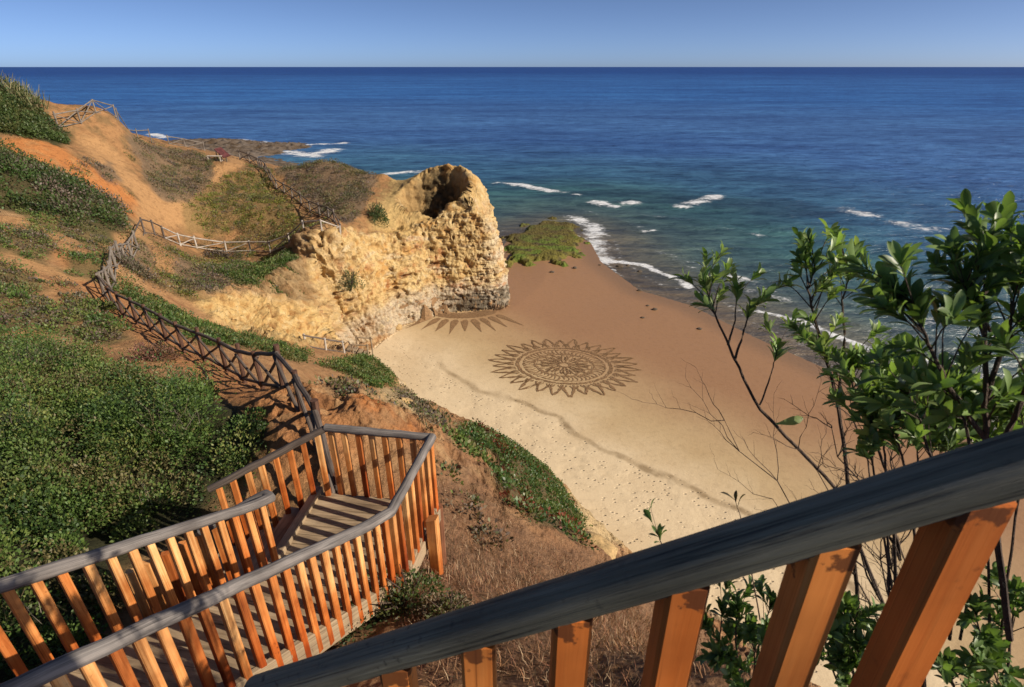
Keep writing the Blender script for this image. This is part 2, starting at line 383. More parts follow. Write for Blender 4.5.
def make_leaf(name, rough=0.45, trans=0.25, spec=0.4, var=True):
    m, t, b = mat(name); L = t.links
    a = N(t, 'ShaderNodeAttribute', attribute_name='Col'); L.new(a.outputs['Color'], b.inputs['Base Color'])
    b.inputs['Roughness'].default_value = rough; b.inputs['Specular IOR Level'].default_value = spec
    if trans > 0:
        tr = N(t, 'ShaderNodeBsdfTranslucent'); mx = N(t, 'ShaderNodeMixShader'); mx.inputs[0].default_value = trans
        bright = mixc(t, 'MULTIPLY', 1.0, a.outputs['Color'], (1.5, 1.6, 0.6)); L.new(bright, tr.inputs['Color'])
        o = t.nodes['Material Output']; L.new(b.outputs[0], mx.inputs[1]); L.new(tr.outputs[0], mx.inputs[2]); L.new(mx.outputs[0], o.inputs[0])
    return m
M_leaf = make_leaf('scrub_foliage', 0.55, 0.2)
M_gloss = make_leaf('glossy_leaf', 0.42, 0.32, 0.5)
M_dry = make_leaf('dry_stalks', 0.8, 0.1, 0.2)
def make_plain(name, c, rough=0.85):
    m, t, b = mat(name); tc = N(t, 'ShaderNodeTexCoord')
    n = N(t, 'ShaderNodeTexNoise', i_Scale=9.0, i_Detail=6.0, i_Roughness=0.7); t.links.new(tc.outputs['Object'], n.inputs['Vector'])
    r = ramp(t, n.outputs[0], [(0.3, tuple(x * 0.5 for x in c)), (0.7, tuple(min(1, x * 1.3) for x in c))]); t.links.new(r.outputs[0], b.inputs['Base Color'])
    b.inputs['Roughness'].default_value = rough
    bp = N(t, 'ShaderNodeBump', i_Strength=0.6, i_Distance=0.05); t.links.new(n.outputs[0], bp.inputs['Height']); t.links.new(bp.outputs[0], b.inputs['Normal'])
    return m
M_twig = make_plain('twig_bark', (0.07, 0.045, 0.03))
M_draw = make_plain('raked_damp_sand', (0.26, 0.15, 0.068), 0.9)
def rake():   # the rake leaves the sand showing through in places
    t = M_draw.node_tree; b = t.nodes['Principled BSDF']; tc = N(t, 'ShaderNodeTexCoord'); n = N(t, 'ShaderNodeTexNoise', i_Scale=2.6, i_Detail=8.0, i_Roughness=0.8); t.links.new(tc.outputs['Object'], n.inputs['Vector'])
    r = ramp(t, n.outputs[0], [(0.44, (0, 0, 0)), (0.68, (0.45, 0.45, 0.45))]); tr = N(t, 'ShaderNodeBsdfTransparent'); mx = N(t, 'ShaderNodeMixShader')
    t.links.new(r.outputs[0], mx.inputs[0]); t.links.new(b.outputs[0], mx.inputs[1]); t.links.new(tr.outputs[0], mx.inputs[2]); t.links.new(mx.outputs[0], t.nodes['Material Output'].inputs[0])
rake()
M_stone = make_plain('dark_beach_stone', (0.10, 0.075, 0.05))

# ------------------------------------------------------------------ vegetation zones (ground plan)
Z_thicket = wpoly([(-200,345),(0,350),(60,350),(110,364),(150,377),(200,393),(238,405),(262,424),(274,444),(262,468),(226,492),(196,524),(150,560),(110,640),(60,686),(-300,686)])
Z_hill_a = wpoly([(-80,86),(0,88),(30,97),(45,112),(73,137),(60,148),(25,140),(0,134),(-80,134)])
Z_hill_b = wpoly([(-80,146),(0,150),(30,160),(60,172),(85,187),(115,206),(133,222),(128,236),(104,240),(70,224),(30,214),(0,212),(-80,214)])
Z_hill_c = [wpoly(q) for q in ([(15,214),(70,222),(112,236),(95,248),(50,234)], [(60,252),(112,260),(102,284),(70,276)], [(-60,228),(0,228),(22,250),(0,258),(-60,258)], [(8,236),(40,232),(58,250),(35,262),(10,255)], [(-60,264),(0,264),(35,276),(40,298),(0,305),(-60,305)], [(62,300),(90,297),(100,308),(78,318)], [(80,318),(112,314),(130,340),(105,345)],
                               [(-60,308),(40,306),(80,322),(100,343),(40,332),(-60,335)])]
Z_green = [wpoly(q) for q in ([(214,270),(240,264),(262,270),(284,256),(300,266),(309,288),(304,313),(285,304),(262,293),(236,286)], [(108,270),(125,280),(160,300),(205,326),(240,336),(300,350),(312,360),(300,364),(262,352),(205,346),(160,322),(112,290)],
                              [(308,363),(345,360),(378,362),(398,388),(372,388),(340,372)], [(440,434),(470,440),(486,452),(470,462),(448,448)])]
Z_lime = [wpoly(q) for q in ([(182,216),(206,190),(232,173),(262,176),(290,200),(333,232),(300,238),(240,232),(186,233)], [(165,247),(215,250),(240,262),(225,272),(180,262)], [(130,275),(160,270),(215,292),(200,306),(165,292)], [(240,245),(300,248),(285,258),(250,258)],
                             [(135,240),(150,236),(160,245),(145,250)])]
Z_grey = [wpoly(q) for q in ([(128,142),(150,145),(200,154),(214,168),(212,182),(190,204),(165,204),(148,190),(140,165)], [(276,172),(330,162),(378,176),(372,195),(362,215),(345,226),(318,212),(290,186)], [(118,250),(150,246),(150,270),(125,268)],
                             [(205,262),(240,256),(258,268),(240,282),(212,276)], [(175,258),(205,268),(232,288),(210,298),(165,282)], [(92,168),(110,164),(122,180),(108,186)], [(395,388),(420,400),(450,430),(440,436),(410,412)],
                             [(330,383),(352,380),(352,398),(330,400)])]
Z_ice = wpoly([(452,432),(500,432),(528,448),(558,490),(580,522),(572,542),(540,530),(512,508),(492,490),(488,462),(470,452)])
Z_drygrass = wpoly([(420,480),(470,470),(492,500),(540,535),(585,550),(640,590),(760,660),(760,690),(420,690),(405,580)])
Z_yellow = wpoly([(195,306),(215,297),(250,300),(290,312),(322,330),(332,346),(290,350),(240,334),(210,322)])
Z_pale = wpoly([(560,488),(600,520),(645,545),(610,550),(585,535),(566,515)])
Z_pale2 = wpoly([(378,386),(410,395),(440,424),(425,430),(395,412),(370,405)])
Z_orange = wpoly([(0,140),(25,138),(45,140),(75,158),(110,180),(135,200),(132,218),(100,196),(60,168),(20,160),(0,150)])
Z_hotearth = wpoly([(352,388),(385,384),(400,400),(440,420),(436,440),(400,440),(360,424),(340,402)])
PATHS = [(wpoly([(318,445),(300,425),(285,408),(262,392),(230,378),(200,362),(165,338),(125,310),(98,288),(75,260)]), 0.75),
         (wpoly([(128,228),(150,215),(180,214),(205,190),(222,172),(236,164),(238,158)]), 0.7),
         (wpoly([(180,216),(150,200),(128,180),(112,165),(100,150)]), 1.3), (wpoly([(60,240),(40,222),(0,222)]), 0.5), (wpoly([(270,190),(300,215),(335,240)]), 0.4),
         (wpoly([(0,250),(60,275),(110,280)]), 0.5)]

_zx, _zy = np.meshgrid(np.arange(GX0, GX1, 0.25), np.arange(GY0, GY1, 0.25)); ZN = n2(_zx, _zy, 0.9, 3, 11.0)
def zmask(X, Y, polys, soft=0.5, amp=0.6, sc=0.9):
    if polys and not isinstance(polys[0], list): polys = [polys]
    nz = bil(ZN, GX0, GY0, 0.25, X, Y) * amp
    o = np.zeros(np.shape(X))
    for p in polys:
        x0, y0 = np.min(p, 0) - 2; x1, y1 = np.max(p, 0) + 2
        m = (X > x0) & (X < x1) & (Y > y0) & (Y < y1)
        if not m.any(): continue
        d, _, _ = seg_dist(X[m], Y[m], p, True); s = np.where(inside(X[m], Y[m], p), d, -d) + nz[m]
        o[m] = np.maximum(o[m], sstep(-soft * 0.5, soft * 0.5, s))
    return o

# ------------------------------------------------------------------ ground mesh: columns spread over bearing, rows spread evenly over each column's visible profile
def polar_grid():
    NC, NR = 1020, 860
    az = np.linspace(R(-62), R(60), NC)
    r = np.geomspace(1.3, 96, 3200)
    X = np.sin(az)[:, None] * r[None]; Y = np.cos(az)[:, None] * r[None]
    Z = Hat(X, Y)
    D = np.sqrt(X ** 2 + Y ** 2 + (CH - Z) ** 2)
    ds = np.sqrt(np.diff(r)[None] ** 2 * 0.5 + np.diff(Z, axis=1) ** 2) / D[:, 1:]
    ang = np.arctan2(CH - Z, r[None]); ds = 0.35 * ds + np.abs(np.diff(ang, axis=1)) + 0.0004 * np.diff(np.log(r))[None]
    kw = 15; pad = np.pad(ds, ((kw // 2, kw // 2), (0, 0)), mode='edge'); pc = np.cumsum(np.concatenate([np.zeros((1, ds.shape[1])), pad]), 0); ds = 0.75 * (pc[kw:] - pc[:-kw]) / kw + 0.25 * ds
    cs = np.concatenate([np.zeros((NC, 1)), np.cumsum(ds, 1)], 1)
    # smooth the spacing across neighbours so that rows stay tidy
    RR = np.empty((NC, NR)); 
    for i in range(NC): RR[i] = np.interp(np.linspace(0, cs[i, -1], NR), cs[i], r)
    pad = np.pad(RR, ((3, 3), (0, 0)), mode='edge'); RS = sum(pad[j:j + NC] * w_ for j, w_ in enumerate((.05, .12, .2, .26, .2, .12, .05)))
    X = np.sin(az)[:, None] * RS; Y = np.cos(az)[:, None] * RS
    return X, Y
FACE0, FACE1 = 0, 10
def face_grid():
    # sections cut square to the foot of the rock head, so that its walls are sampled evenly all round
    P = np.array([f[:3] for f in FOOT[FACE0:FACE1]]); seg = np.r_[0, np.cumsum(np.hypot(*np.diff(P[:, :2], axis=0).T))]
    NU = int(seg[-1] / 0.055); u = np.linspace(0, seg[-1], NU)
    Q = np.stack([np.interp(u, seg, P[:, k]) for k in range(3)], 1)
    def sm(A, k):
        pad = np.pad(A, ((k, k), (0, 0)), mode='edge'); c = np.cumsum(np.r_[np.zeros((1, A.shape[1])), pad], 0); return (c[2 * k + 1:] - c[:-2 * k - 1]) / (2 * k + 1)
    Q = sm(sm(Q, 12), 12); T = sm(sm(np.gradient(Q[:, :2], axis=0), 34), 34); T /= np.linalg.norm(T, axis=1)[:, None]
    Nn = np.stack([T[:, 1], -T[:, 0]], 1)
    m_ = NU // 2; Nn *= np.sign((Nn[m_] * (np.array((-6.0, 49.0)) - Q[m_, :2])).sum())
    t = np.linspace(0, 1, 420); d = -0.9 + t[None] * (Q[:, 2:3] + 1.9)
    X = Q[:, None, 0] + Nn[:, None, 0] * d; Y = Q[:, None, 1] + Nn[:, None, 1] * d; Z = Hat(X, Y)
    L = np.hypot(np.diff(d, axis=1), np.diff(Z, axis=1)); L = sm(L, 10); cs = np.c_[np.zeros(NU), np.cumsum(L, 1)]
    NV = 170; D = np.stack([np.interp(np.linspace(0, cs[i, -1], NV), cs[i], d[i]) for i in range(NU)])
    return Q[:, None, 0] + Nn[:, None, 0] * D, Q[:, None, 1] + Nn[:, None, 1] * D
def build_ground(name, X, Y, face, label):
    NC, NR = X.shape; Z = Hat(X, Y)
    V = np.stack([X, Y, Z], 2)
    du = np.gradient(V, axis=0); dv = np.gradient(V, axis=1)
    Nn = np.cross(dv, du); Nn /= np.linalg.norm(Nn, axis=2)[:, :, None] + 1e-9
    Nn *= np.sign(Nn[:, :, 2:3] + 1e-6)
    xf, yf, zf = X.ravel(), Y.ravel(), Z.ravel(); nf = Nn.reshape(-1, 3); P = np.stack([xf, yf, zf], 1)
    slope = 1 - nf[:, 2]
    sd = bil(SD, GX0, GY0, GS, xf, yf); sand = bil(SAND, GX0, GY0, GS, xf, yf)
    fr = bil(frac, GX0, GY0, GS, xf, yf)
    issand = (fr <= 0.0).astype(float)
    far = sstep(26, 32, yf)
    cliff = sstep(0.16, 0.34, slope) * (1 - issand) * sstep(24, 29, yf) * sstep(9.5, 5.5, sd)
    cliff *= 1 - zmask(xf, yf, Z_green, 0.8)
    # ---- true relief of the rock: ledges, knobs and pits pushed out along the face
    strat = P * np.array([0.35, 0.35, 1.6]) 
    disp = cliff * (0.30 * fbm(P * 0.75, 4, ridged=True) + 0.28 * fbm(strat * 1.3 + 7, 4) + 0.16 * fbm(P * np.array([0.6, 0.6, 3.0]) + 11, 4, ridged=True) + 0.10 * fbm(P * 2.2, 4) + 0.08 * fbm(P * 6.0, 3))
    hole = sstep(0.16, 0.42, fbm(P * np.array([1.5, 1.5, 2.2]) + 90, 3)); disp -= cliff * 0.26 * hole
    my0 = zmask(xf, yf, Z_yellow, 0.6); rill = fbm(P * np.array([0.5, 1.9, 0.5]) + 5, 4, ridged=True); gz0 = np.maximum(my0, sstep(-21, -18, xf) * sstep(-9, -10.5, xf) * sstep(27.5, 30, yf) * sstep(43, 39, yf) * (1 - issand) * sstep(0.1, 0.25, slope)); disp += gz0 * (0.55 * rill + 0.16 * fbm(P * 3.2, 3, ridged=True)); hole2 = gz0 * sstep(0.14, 0.4, fbm(P * np.array([1.1, 2.2, 1.8]) + 97, 3)); disp -= 0.3 * hole2
    pit = sstep(0.25, 0.5, fbm(strat * 1.15 + 31, 3)) * sstep(2.2, 3.4, zf) * sstep(6.8, 5.0, zf)
    disp -= cliff * 0.55 * pit
    under = cliff * sstep(2.9, 1.8, zf) * sstep(-12, -8, xf)
    disp -= under * 0.25
    soil = (1 - issand) * (1 - cliff)
    disp2 = soil * (0.07 * fbm(P * 1.7, 4) + 0.035 * fbm(P * 6, 3) + 0.10 * sstep(20, 28, yf) * fbm(P * np.array([1.4, 1.4, 1.4]) + 140, 4, ridged=True))
    nearrock = soil * sstep(6.0, 9, yf) * sstep(30, 24, yf) * sstep(-5.5, -3.5, xf)
    disp2 += nearrock * (0.26 * fbm(P * 1.1 + 3, 4, ridged=True) + 0.09 * fbm(P * 4.2, 3, ridged=True))
    thick = zmask(xf, yf, Z_thicket, 0.6, 0.4) * (1 - issand)
    disp2 += thick * (0.0 + 0.3 * fbm(P * 0.75 + 50, 3))
    fdist, _, _ = seg_dist(xf, yf, FOOT[FACE0:FACE1]); inn = np.where(sd > 0, fdist, -fdist)
    wl = bil(WID, GX0, GY0, GS, xf, yf)
    if face:   # the ends of the sections dip under the surrounding ground
        j = np.tile(np.arange(NR), NC) / (NR - 1.0); i = np.repeat(np.arange(NC), NR) / (NC - 1.0)
        dip = np.maximum(np.maximum(sstep(0.10, 0.0, j), sstep(0.90, 1.0, j)), np.maximum(sstep(0.02, 0.0, i), sstep(0.97, 1.0, i)))
        disp -= 0.5 * dip
    else:      # the ground sheet runs hidden behind the separately built rock face
        hide = sstep(0.0, 0.25, inn) * sstep(wl + 0.75, wl + 0.45, inn) * sstep(37.3, 38.4, yf) * (fdist < 5) * (xf > -14)
        disp -= 0.75 * hide * cliff ** 0.0
    V = P + nf * disp[:, None]; V[:, 2] += disp2
    V[:, 2] += issand * 0.006 * n2(xf, yf, 2.0, 2)
    # ---- colours of the materials, with darker pits and shade painted into the hollow
    c3 = lambda r_, g, b_: np.array([r_, g, b_])
    nA = n2(xf, yf, 0.35, 4, 1.0); nB = n2(xf, yf, 1.3, 4, 2.0); nC = fbm(P * 0.9 + 9, 4); nD = fbm(strat * 0.9 + 3, 4)
    def lay(col, m, c): return col * (1 - m[:, None]) + np.asarray(c) * m[:, None]
    col = np.tile(c3(0.42, 0.235, 0.105), (len(P), 1))
    col = lay(col, sstep(-0.1, 0.5, nB), c3(0.34, 0.17, 0.075))
    col = lay(col, sstep(0.1, 0.5, nA) * 0.7, c3(0.47, 0.30, 0.15))
    col = lay(col, sstep(28, 36, yf) * 0.6, c3(0.36, 0.185, 0.075)); col = lay(col, sstep(28, 34, yf) * sstep(0.05, 0.35, fbm(P * 1.6 + 80, 4)) * 0.55, c3(0.24, 0.125, 0.055))
    veg_amt = sstep(30, 36, yf) * sstep(-0.15, 0.3, nB)
    col = lay(col, veg_amt * 0.55, c3(0.16, 0.12, 0.055))
    col = lay(col, sstep(22, 12, yf) * sstep(-3, -1, xf) * 0.55, c3(0.31, 0.16, 0.08))
    for poly, wd in PATHS:
        d, _, _ = seg_dist(xf, yf, poly); m = sstep(wd * 1.25, wd * 0.6, d + 0.3 * wd * nB) * (1 - issand)
        col = lay(col, m, c3(0.47, 0.265, 0.115) if poly is not PATHS[0][0] else c3(0.46, 0.215, 0.085))
    mo = zmask(xf, yf, Z_orange, 0.8); col = lay(col, mo, c3(0.50, 0.20, 0.062)); col = lay(col, mo * sstep(0.0, 0.4, nB) * 0.6, c3(0.45, 0.25, 0.10))
    mh = zmask(xf, yf, Z_hotearth, 0.8); col = lay(col, mh * sstep(-0.3, 0.2, nC), c3(0.47, 0.175, 0.05))
    cl = c3(0.58, 0.405, 0.175)
    cc = np.tile(cl, (len(P), 1)); cc = lay(cc, sstep(-0.05, 0.45, nC), c3(0.62, 0.46, 0.22)); cc = lay(cc, sstep(0.05, 0.4, -nC) * 0.8, c3(0.50, 0.27, 0.08))
    cc = lay(cc, sstep(0.18, 0.42, nD) * 0.7, c3(0.60, 0.50, 0.33))
    rust = pit * sstep(-0.2, 0.3, nC) + 0.8 * sstep(0.3, 0.5, fbm(P * 0.55 + 70, 3)) * sstep(8, 6, zf)
    cc = lay(cc, np.clip(rust, 0, 1) * 0.85, c3(0.30, 0.085, 0.025))
    lowb = sstep(3.6, 2.4, zf + 0.8 * nC); cc = lay(cc, lowb * 0.8, c3(0.50, 0.42, 0.31))
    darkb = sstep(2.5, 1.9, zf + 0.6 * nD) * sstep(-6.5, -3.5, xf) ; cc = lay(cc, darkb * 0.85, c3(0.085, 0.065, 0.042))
    pale_r = sstep(-3.5, -0.5, xf) * sstep(44, 46, yf); cc = lay(cc, pale_r * 0.75 * sstep(-0.35, 0.2, nD), c3(0.64, 0.56, 0.42))
    nE = fbm(P * 2.6 + 40, 4); nF = fbm(P * np.array([1.6, 1.6, 3.0]) + 60, 4)
    cc = lay(cc, sstep(0.12, 0.42, nE) * 0.75, c3(0.64, 0.52, 0.31)); cc = lay(cc, sstep(0.16, 0.45, -nE) * 0.8, c3(0.36, 0.19, 0.07)); cc = lay(cc, sstep(0.3, 0.5, -nF) * 0.75, c3(0.16, 0.10, 0.05))
    cc = lay(cc, hole * 0.55 * sstep(-0.3, 0.2, nC), c3(0.34, 0.165, 0.06)); red = sstep(0.1, 0.35, fbm(P * np.array([.45, .45, .9]) + 120, 3)) * sstep(0.5, 2.5, zf); cc = lay(cc, red * 0.6 * sstep(-0.1, 0.25, nE), c3(0.42, 0.15, 0.045))
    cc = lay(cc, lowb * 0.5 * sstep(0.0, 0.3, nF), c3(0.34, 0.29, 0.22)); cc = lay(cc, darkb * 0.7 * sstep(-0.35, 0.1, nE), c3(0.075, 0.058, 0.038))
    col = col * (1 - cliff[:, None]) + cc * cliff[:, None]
    col = lay(col, nearrock * sstep(0.05, 0.35, nE) * 0.6, c3(0.52, 0.34, 0.17)); col = lay(col, nearrock * sstep(0.1, 0.4, -nE) * 0.6, c3(0.22, 0.095, 0.04))
    inb = bil(bowl, GX0, GY0, GS, xf, yf); col = lay(col, sstep(0.0, 0.2, inb), c3(0.40, 0.26, 0.11)); col = lay(col, sstep(0.02, 0.15, inb) * sstep(-9.2, -7.0, xf + 1.2 * nE) * sstep(-0.45, -0.05, nE + 0.6 * nC) * 0.92, c3(0.07, 0.054, 0.028))  # dark mottling painted over the hollow's right side to deepen its shadow
    headtop = sstep(-12.5, -10.5, xf + 1.5 * nB) * sstep(43.5, 45, yf) * (1 - issand); col = lay(col, headtop * (1 - cliff) * (1 - sstep(0, 0.2, inb)), c3(0.55, 0.38, 0.155))
    my = zmask(xf, yf, Z_yellow, 0.6) ; col = lay(col, my, c3(0.60, 0.41, 0.17)); col = lay(col, my * sstep(0.0, 0.4, nB) * 0.6, c3(0.56, 0.32, 0.11)); col = lay(col, my * sstep(0.1, 0.4, nE) * 0.7, c3(0.66, 0.52, 0.28)); col = lay(col, my * sstep(0.1, 0.35, -nE) * 0.75, c3(0.38, 0.19, 0.06)); col = lay(col, hole2 * 0.7, c3(0.30, 0.15, 0.055))
    gullyz = sstep(-19, -17, xf) * sstep(-9, -10.5, xf) * sstep(27.5, 30, yf) * sstep(41, 39, yf) * (1 - issand)
    col = lay(col, gullyz * (1 - my) * (1 - 0.55 * cliff) * 0.85 * sstep(-0.35, 0.25, nB + nE), c3(0.52, 0.35, 0.18)); col = lay(col, gullyz * (1 - my) * (1 - cliff) * sstep(0.0, 0.35, -nE) * 0.7, c3(0.36, 0.20, 0.09))
    mp_ = np.maximum(zmask(xf, yf, Z_pale, 0.8), zmask(xf, yf, Z_pale2, 0.8)) * (1 - issand); col = lay(col, mp_, c3(0.52, 0.38, 0.20)); 
    col = lay(col, (1 - issand) * sstep(1.4, 0.4, sd) * sstep(30, 26, yf) * 0.8, c3(0.45, 0.34, 0.20))
    # plant litter under the mats
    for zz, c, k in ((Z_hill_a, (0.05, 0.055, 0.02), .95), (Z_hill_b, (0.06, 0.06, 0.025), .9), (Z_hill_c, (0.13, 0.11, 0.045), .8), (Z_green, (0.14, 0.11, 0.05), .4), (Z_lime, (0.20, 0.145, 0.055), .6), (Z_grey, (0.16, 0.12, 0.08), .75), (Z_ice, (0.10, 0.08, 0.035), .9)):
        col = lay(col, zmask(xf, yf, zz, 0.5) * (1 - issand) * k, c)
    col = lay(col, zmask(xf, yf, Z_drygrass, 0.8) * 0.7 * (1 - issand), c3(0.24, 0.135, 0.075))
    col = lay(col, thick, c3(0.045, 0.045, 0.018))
    # beach
    dw, _, _ = seg_dist(xf, yf, WATER)
    TIDE = [at_z(*q, 1.15)[:2] for q in ((395,332),(440,356),(452,372),(475,386),(520,397),(560,412),(572,428),(610,447),(650,462),(690,480),(735,500),(800,530),(860,580))]
    dt, ti, tt_ = seg_dist(xf, yf, TIDE)
    tp = np.array(TIDE); sgn = np.sign((tp[ti + 1, 0] - tp[ti, 0]) * (yf - tp[ti, 1]) - (tp[ti + 1, 1] - tp[ti, 1]) * (xf - tp[ti, 0]))
    seaw = dt * sgn                                      # metres seaward of the last high-water line
    damp = sstep(-0.6, 4.0, seaw + 1.2 * nA); wetm = sstep(1.0, 12.5, seaw + 1.5 * nA)
    sc_ = np.tile(c3(0.66, 0.525, 0.34), (len(P), 1)); sc_ = lay(sc_, sstep(-0.2, 0.4, nA) * 0.4, c3(0.56, 0.42, 0.25))
    sc_ = lay(sc_, damp * 0.8, c3(0.46, 0.33, 0.17)); sc_ = lay(sc_, wetm, c3(0.33, 0.185, 0.095))
    tline = sstep(0.34, 0.08, np.abs(seaw + 0.55 * n2(xf, yf, 0.45, 4, 4.0))) * (0.55 + 0.45 * sstep(-0.2, 0.3, nB)) * sstep(37, 33, yf); sc_ = lay(sc_, tline * 0.8, c3(0.26, 0.18, 0.095))
    rim = sstep(3.2, 0.6, dw) ; sc_ = lay(sc_, rim * 0.7, c3(0.21, 0.13, 0.075))
    col = col * (1 - issand[:, None]) + sc_ * issand[:, None]
    foot = issand * sstep(0.6, -0.6, seaw) * (0.45 + 0.55 * sstep(-0.2, 0.2, nA)) + issand * 0.12 * sstep(3, 0, seaw)
    wet = issand * np.clip(wetm, 0, 1)
    Q = np.arange(NC * NR).reshape(NC, NR)
    Q = np.stack([Q[:-1, :-1], Q[1:, :-1], Q[1:, 1:], Q[:-1, 1:]], 2).reshape(-1, 4)[:, ::-1]
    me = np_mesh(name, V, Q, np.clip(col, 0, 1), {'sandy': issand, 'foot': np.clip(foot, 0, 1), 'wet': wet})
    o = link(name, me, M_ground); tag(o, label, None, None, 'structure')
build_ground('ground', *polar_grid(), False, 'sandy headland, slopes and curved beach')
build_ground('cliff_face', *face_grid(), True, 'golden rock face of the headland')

# ------------------------------------------------------------------ sea
def make_water():
    m, t, b = mat('sea_water'); L = t.links
    a = N(t, 'ShaderNodeAttribute', attribute_name='Col'); fo = N(t, 'ShaderNodeAttribute', attribute_name='foam')
    tc = N(t, 'ShaderNodeTexCoord')
    mp = N(t, 'ShaderNodeMapping'); mp.inputs['Rotation'].default_value = (0, 0, R(18)); mp.inputs['Scale'].default_value = (0.32, 1.0, 1.0)
    L.new(tc.outputs['Object'], mp.inputs['Vector'])
    n1 = N(t, 'ShaderNodeTexNoise', i_Scale=0.55, i_Detail=7.0, i_Roughness=0.62); L.new(mp.outputs[0], n1.inputs['Vector'])
    n2_ = N(t, 'ShaderNodeTexNoise', i_Scale=0.028, i_Detail=6.0, i_Roughness=0.6); L.new(mp.outputs[0], n2_.inputs['Vector'])
    nf = N(t, 'ShaderNodeTexNoise', i_Scale=1.7, i_Detail=8.0, i_Roughness=0.8); mp2 = N(t, 'ShaderNodeMapping'); mp2.inputs['Rotation'].default_value = (0, 0, R(25)); mp2.inputs['Scale'].default_value = (0.6, 1.0, 1.0); L.new(tc.outputs['Object'], mp2.inputs['Vector']); L.new(mp2.outputs[0], nf.inputs['Vector'])
    n6 = N(t, 'ShaderNodeTexNoise', i_Scale=0.006, i_Detail=7.0, i_Roughness=0.7); L.new(mp.outputs[0], n6.inputs['Vector'])
    v = ramp(t, n2_.outputs[0], [(0.32, (0.62, 0.66, 0.75)), (0.52, (1, 1, 1)), (0.70, (1.25, 1.25, 1.15))])
    v1 = ramp(t, n1.outputs[0], [(0.36, (0.52, 0.56, 0.64)), (0.5, (0.95, 0.96, 0.97)), (0.66, (1.35, 1.3, 1.22))])
    c = mixc(t, 'MULTIPLY', 1.0, a.outputs['Color'], v.outputs[0]); c = mixc(t, 'MULTIPLY', 1.0, c, v1.outputs[0]); n7 = N(t, 'ShaderNodeTexNoise', i_Scale=0.13, i_Detail=6.0, i_Roughness=0.65, i_Distortion=0.8); L.new(mp.outputs[0], n7.inputs['Vector']); v7 = ramp(t, n7.outputs[0], [(0.36, (0.62, 0.66, 0.74)), (0.52, (1, 1, 1)), (0.66, (1.28, 1.24, 1.16))]); c = mixc(t, 'MULTIPLY', 1.0, c, v7.outputs[0]); v6 = ramp(t, n6.outputs[0], [(0.35, (0.72, 0.76, 0.82)), (0.62, (1.15, 1.13, 1.08))]); c = mixc(t, 'MULTIPLY', 1.0, c, v6.outputs[0])
    s = math_(t, 'ADD', fo.outputs['Fac'], math_(t, 'SUBTRACT', nf.outputs[0], 0.5)); s = math_(t, 'ADD', s, math_(t, 'SUBTRACT', nf.outputs[0], 0.5))
    fm = ramp(t, s, [(0.56, (0, 0, 0)), (0.86, (1, 1, 1))])
    g = math_(t, 'MULTIPLY', fm.outputs[0], math_(t, 'MINIMUM', math_(t, 'MULTIPLY', fo.outputs['Fac'], 4.0), 1.0))
    col = mixc(t, 'MIX', g, c, (0.72, 0.74, 0.76))
    bp = N(t, 'ShaderNodeBump', i_Strength=1.0, i_Distance=1.0); L.new(n1.outputs[0], bp.inputs['Height'])
    df = N(t, 'ShaderNodeBsdfDiffuse'); gl = N(t, 'ShaderNodeBsdfGlossy', i_Roughness=0.28); fr = N(t, 'ShaderNodeFresnel', i_IOR=1.33); mx = N(t, 'ShaderNodeMixShader')
    L.new(col, df.inputs['Color']); L.new(bp.outputs[0], df.inputs['Normal']); L.new(bp.outputs[0], gl.inputs['Normal']); L.new(bp.outputs[0], fr.inputs['Normal'])
    k = math_(t, 'MULTIPLY', math_(t, 'MULTIPLY', fr.outputs[0], 0.20), math_(t, 'SUBTRACT', 1.0, g))   # facets of a rough sea hide one another at low angles
    L.new(k, mx.inputs[0]); L.new(df.outputs[0], mx.inputs[1]); L.new(gl.outputs[0], mx.inputs[2]); L.new(mx.outputs[0], t.nodes['Material Output'].inputs[0])
    t.nodes.remove(b); return m
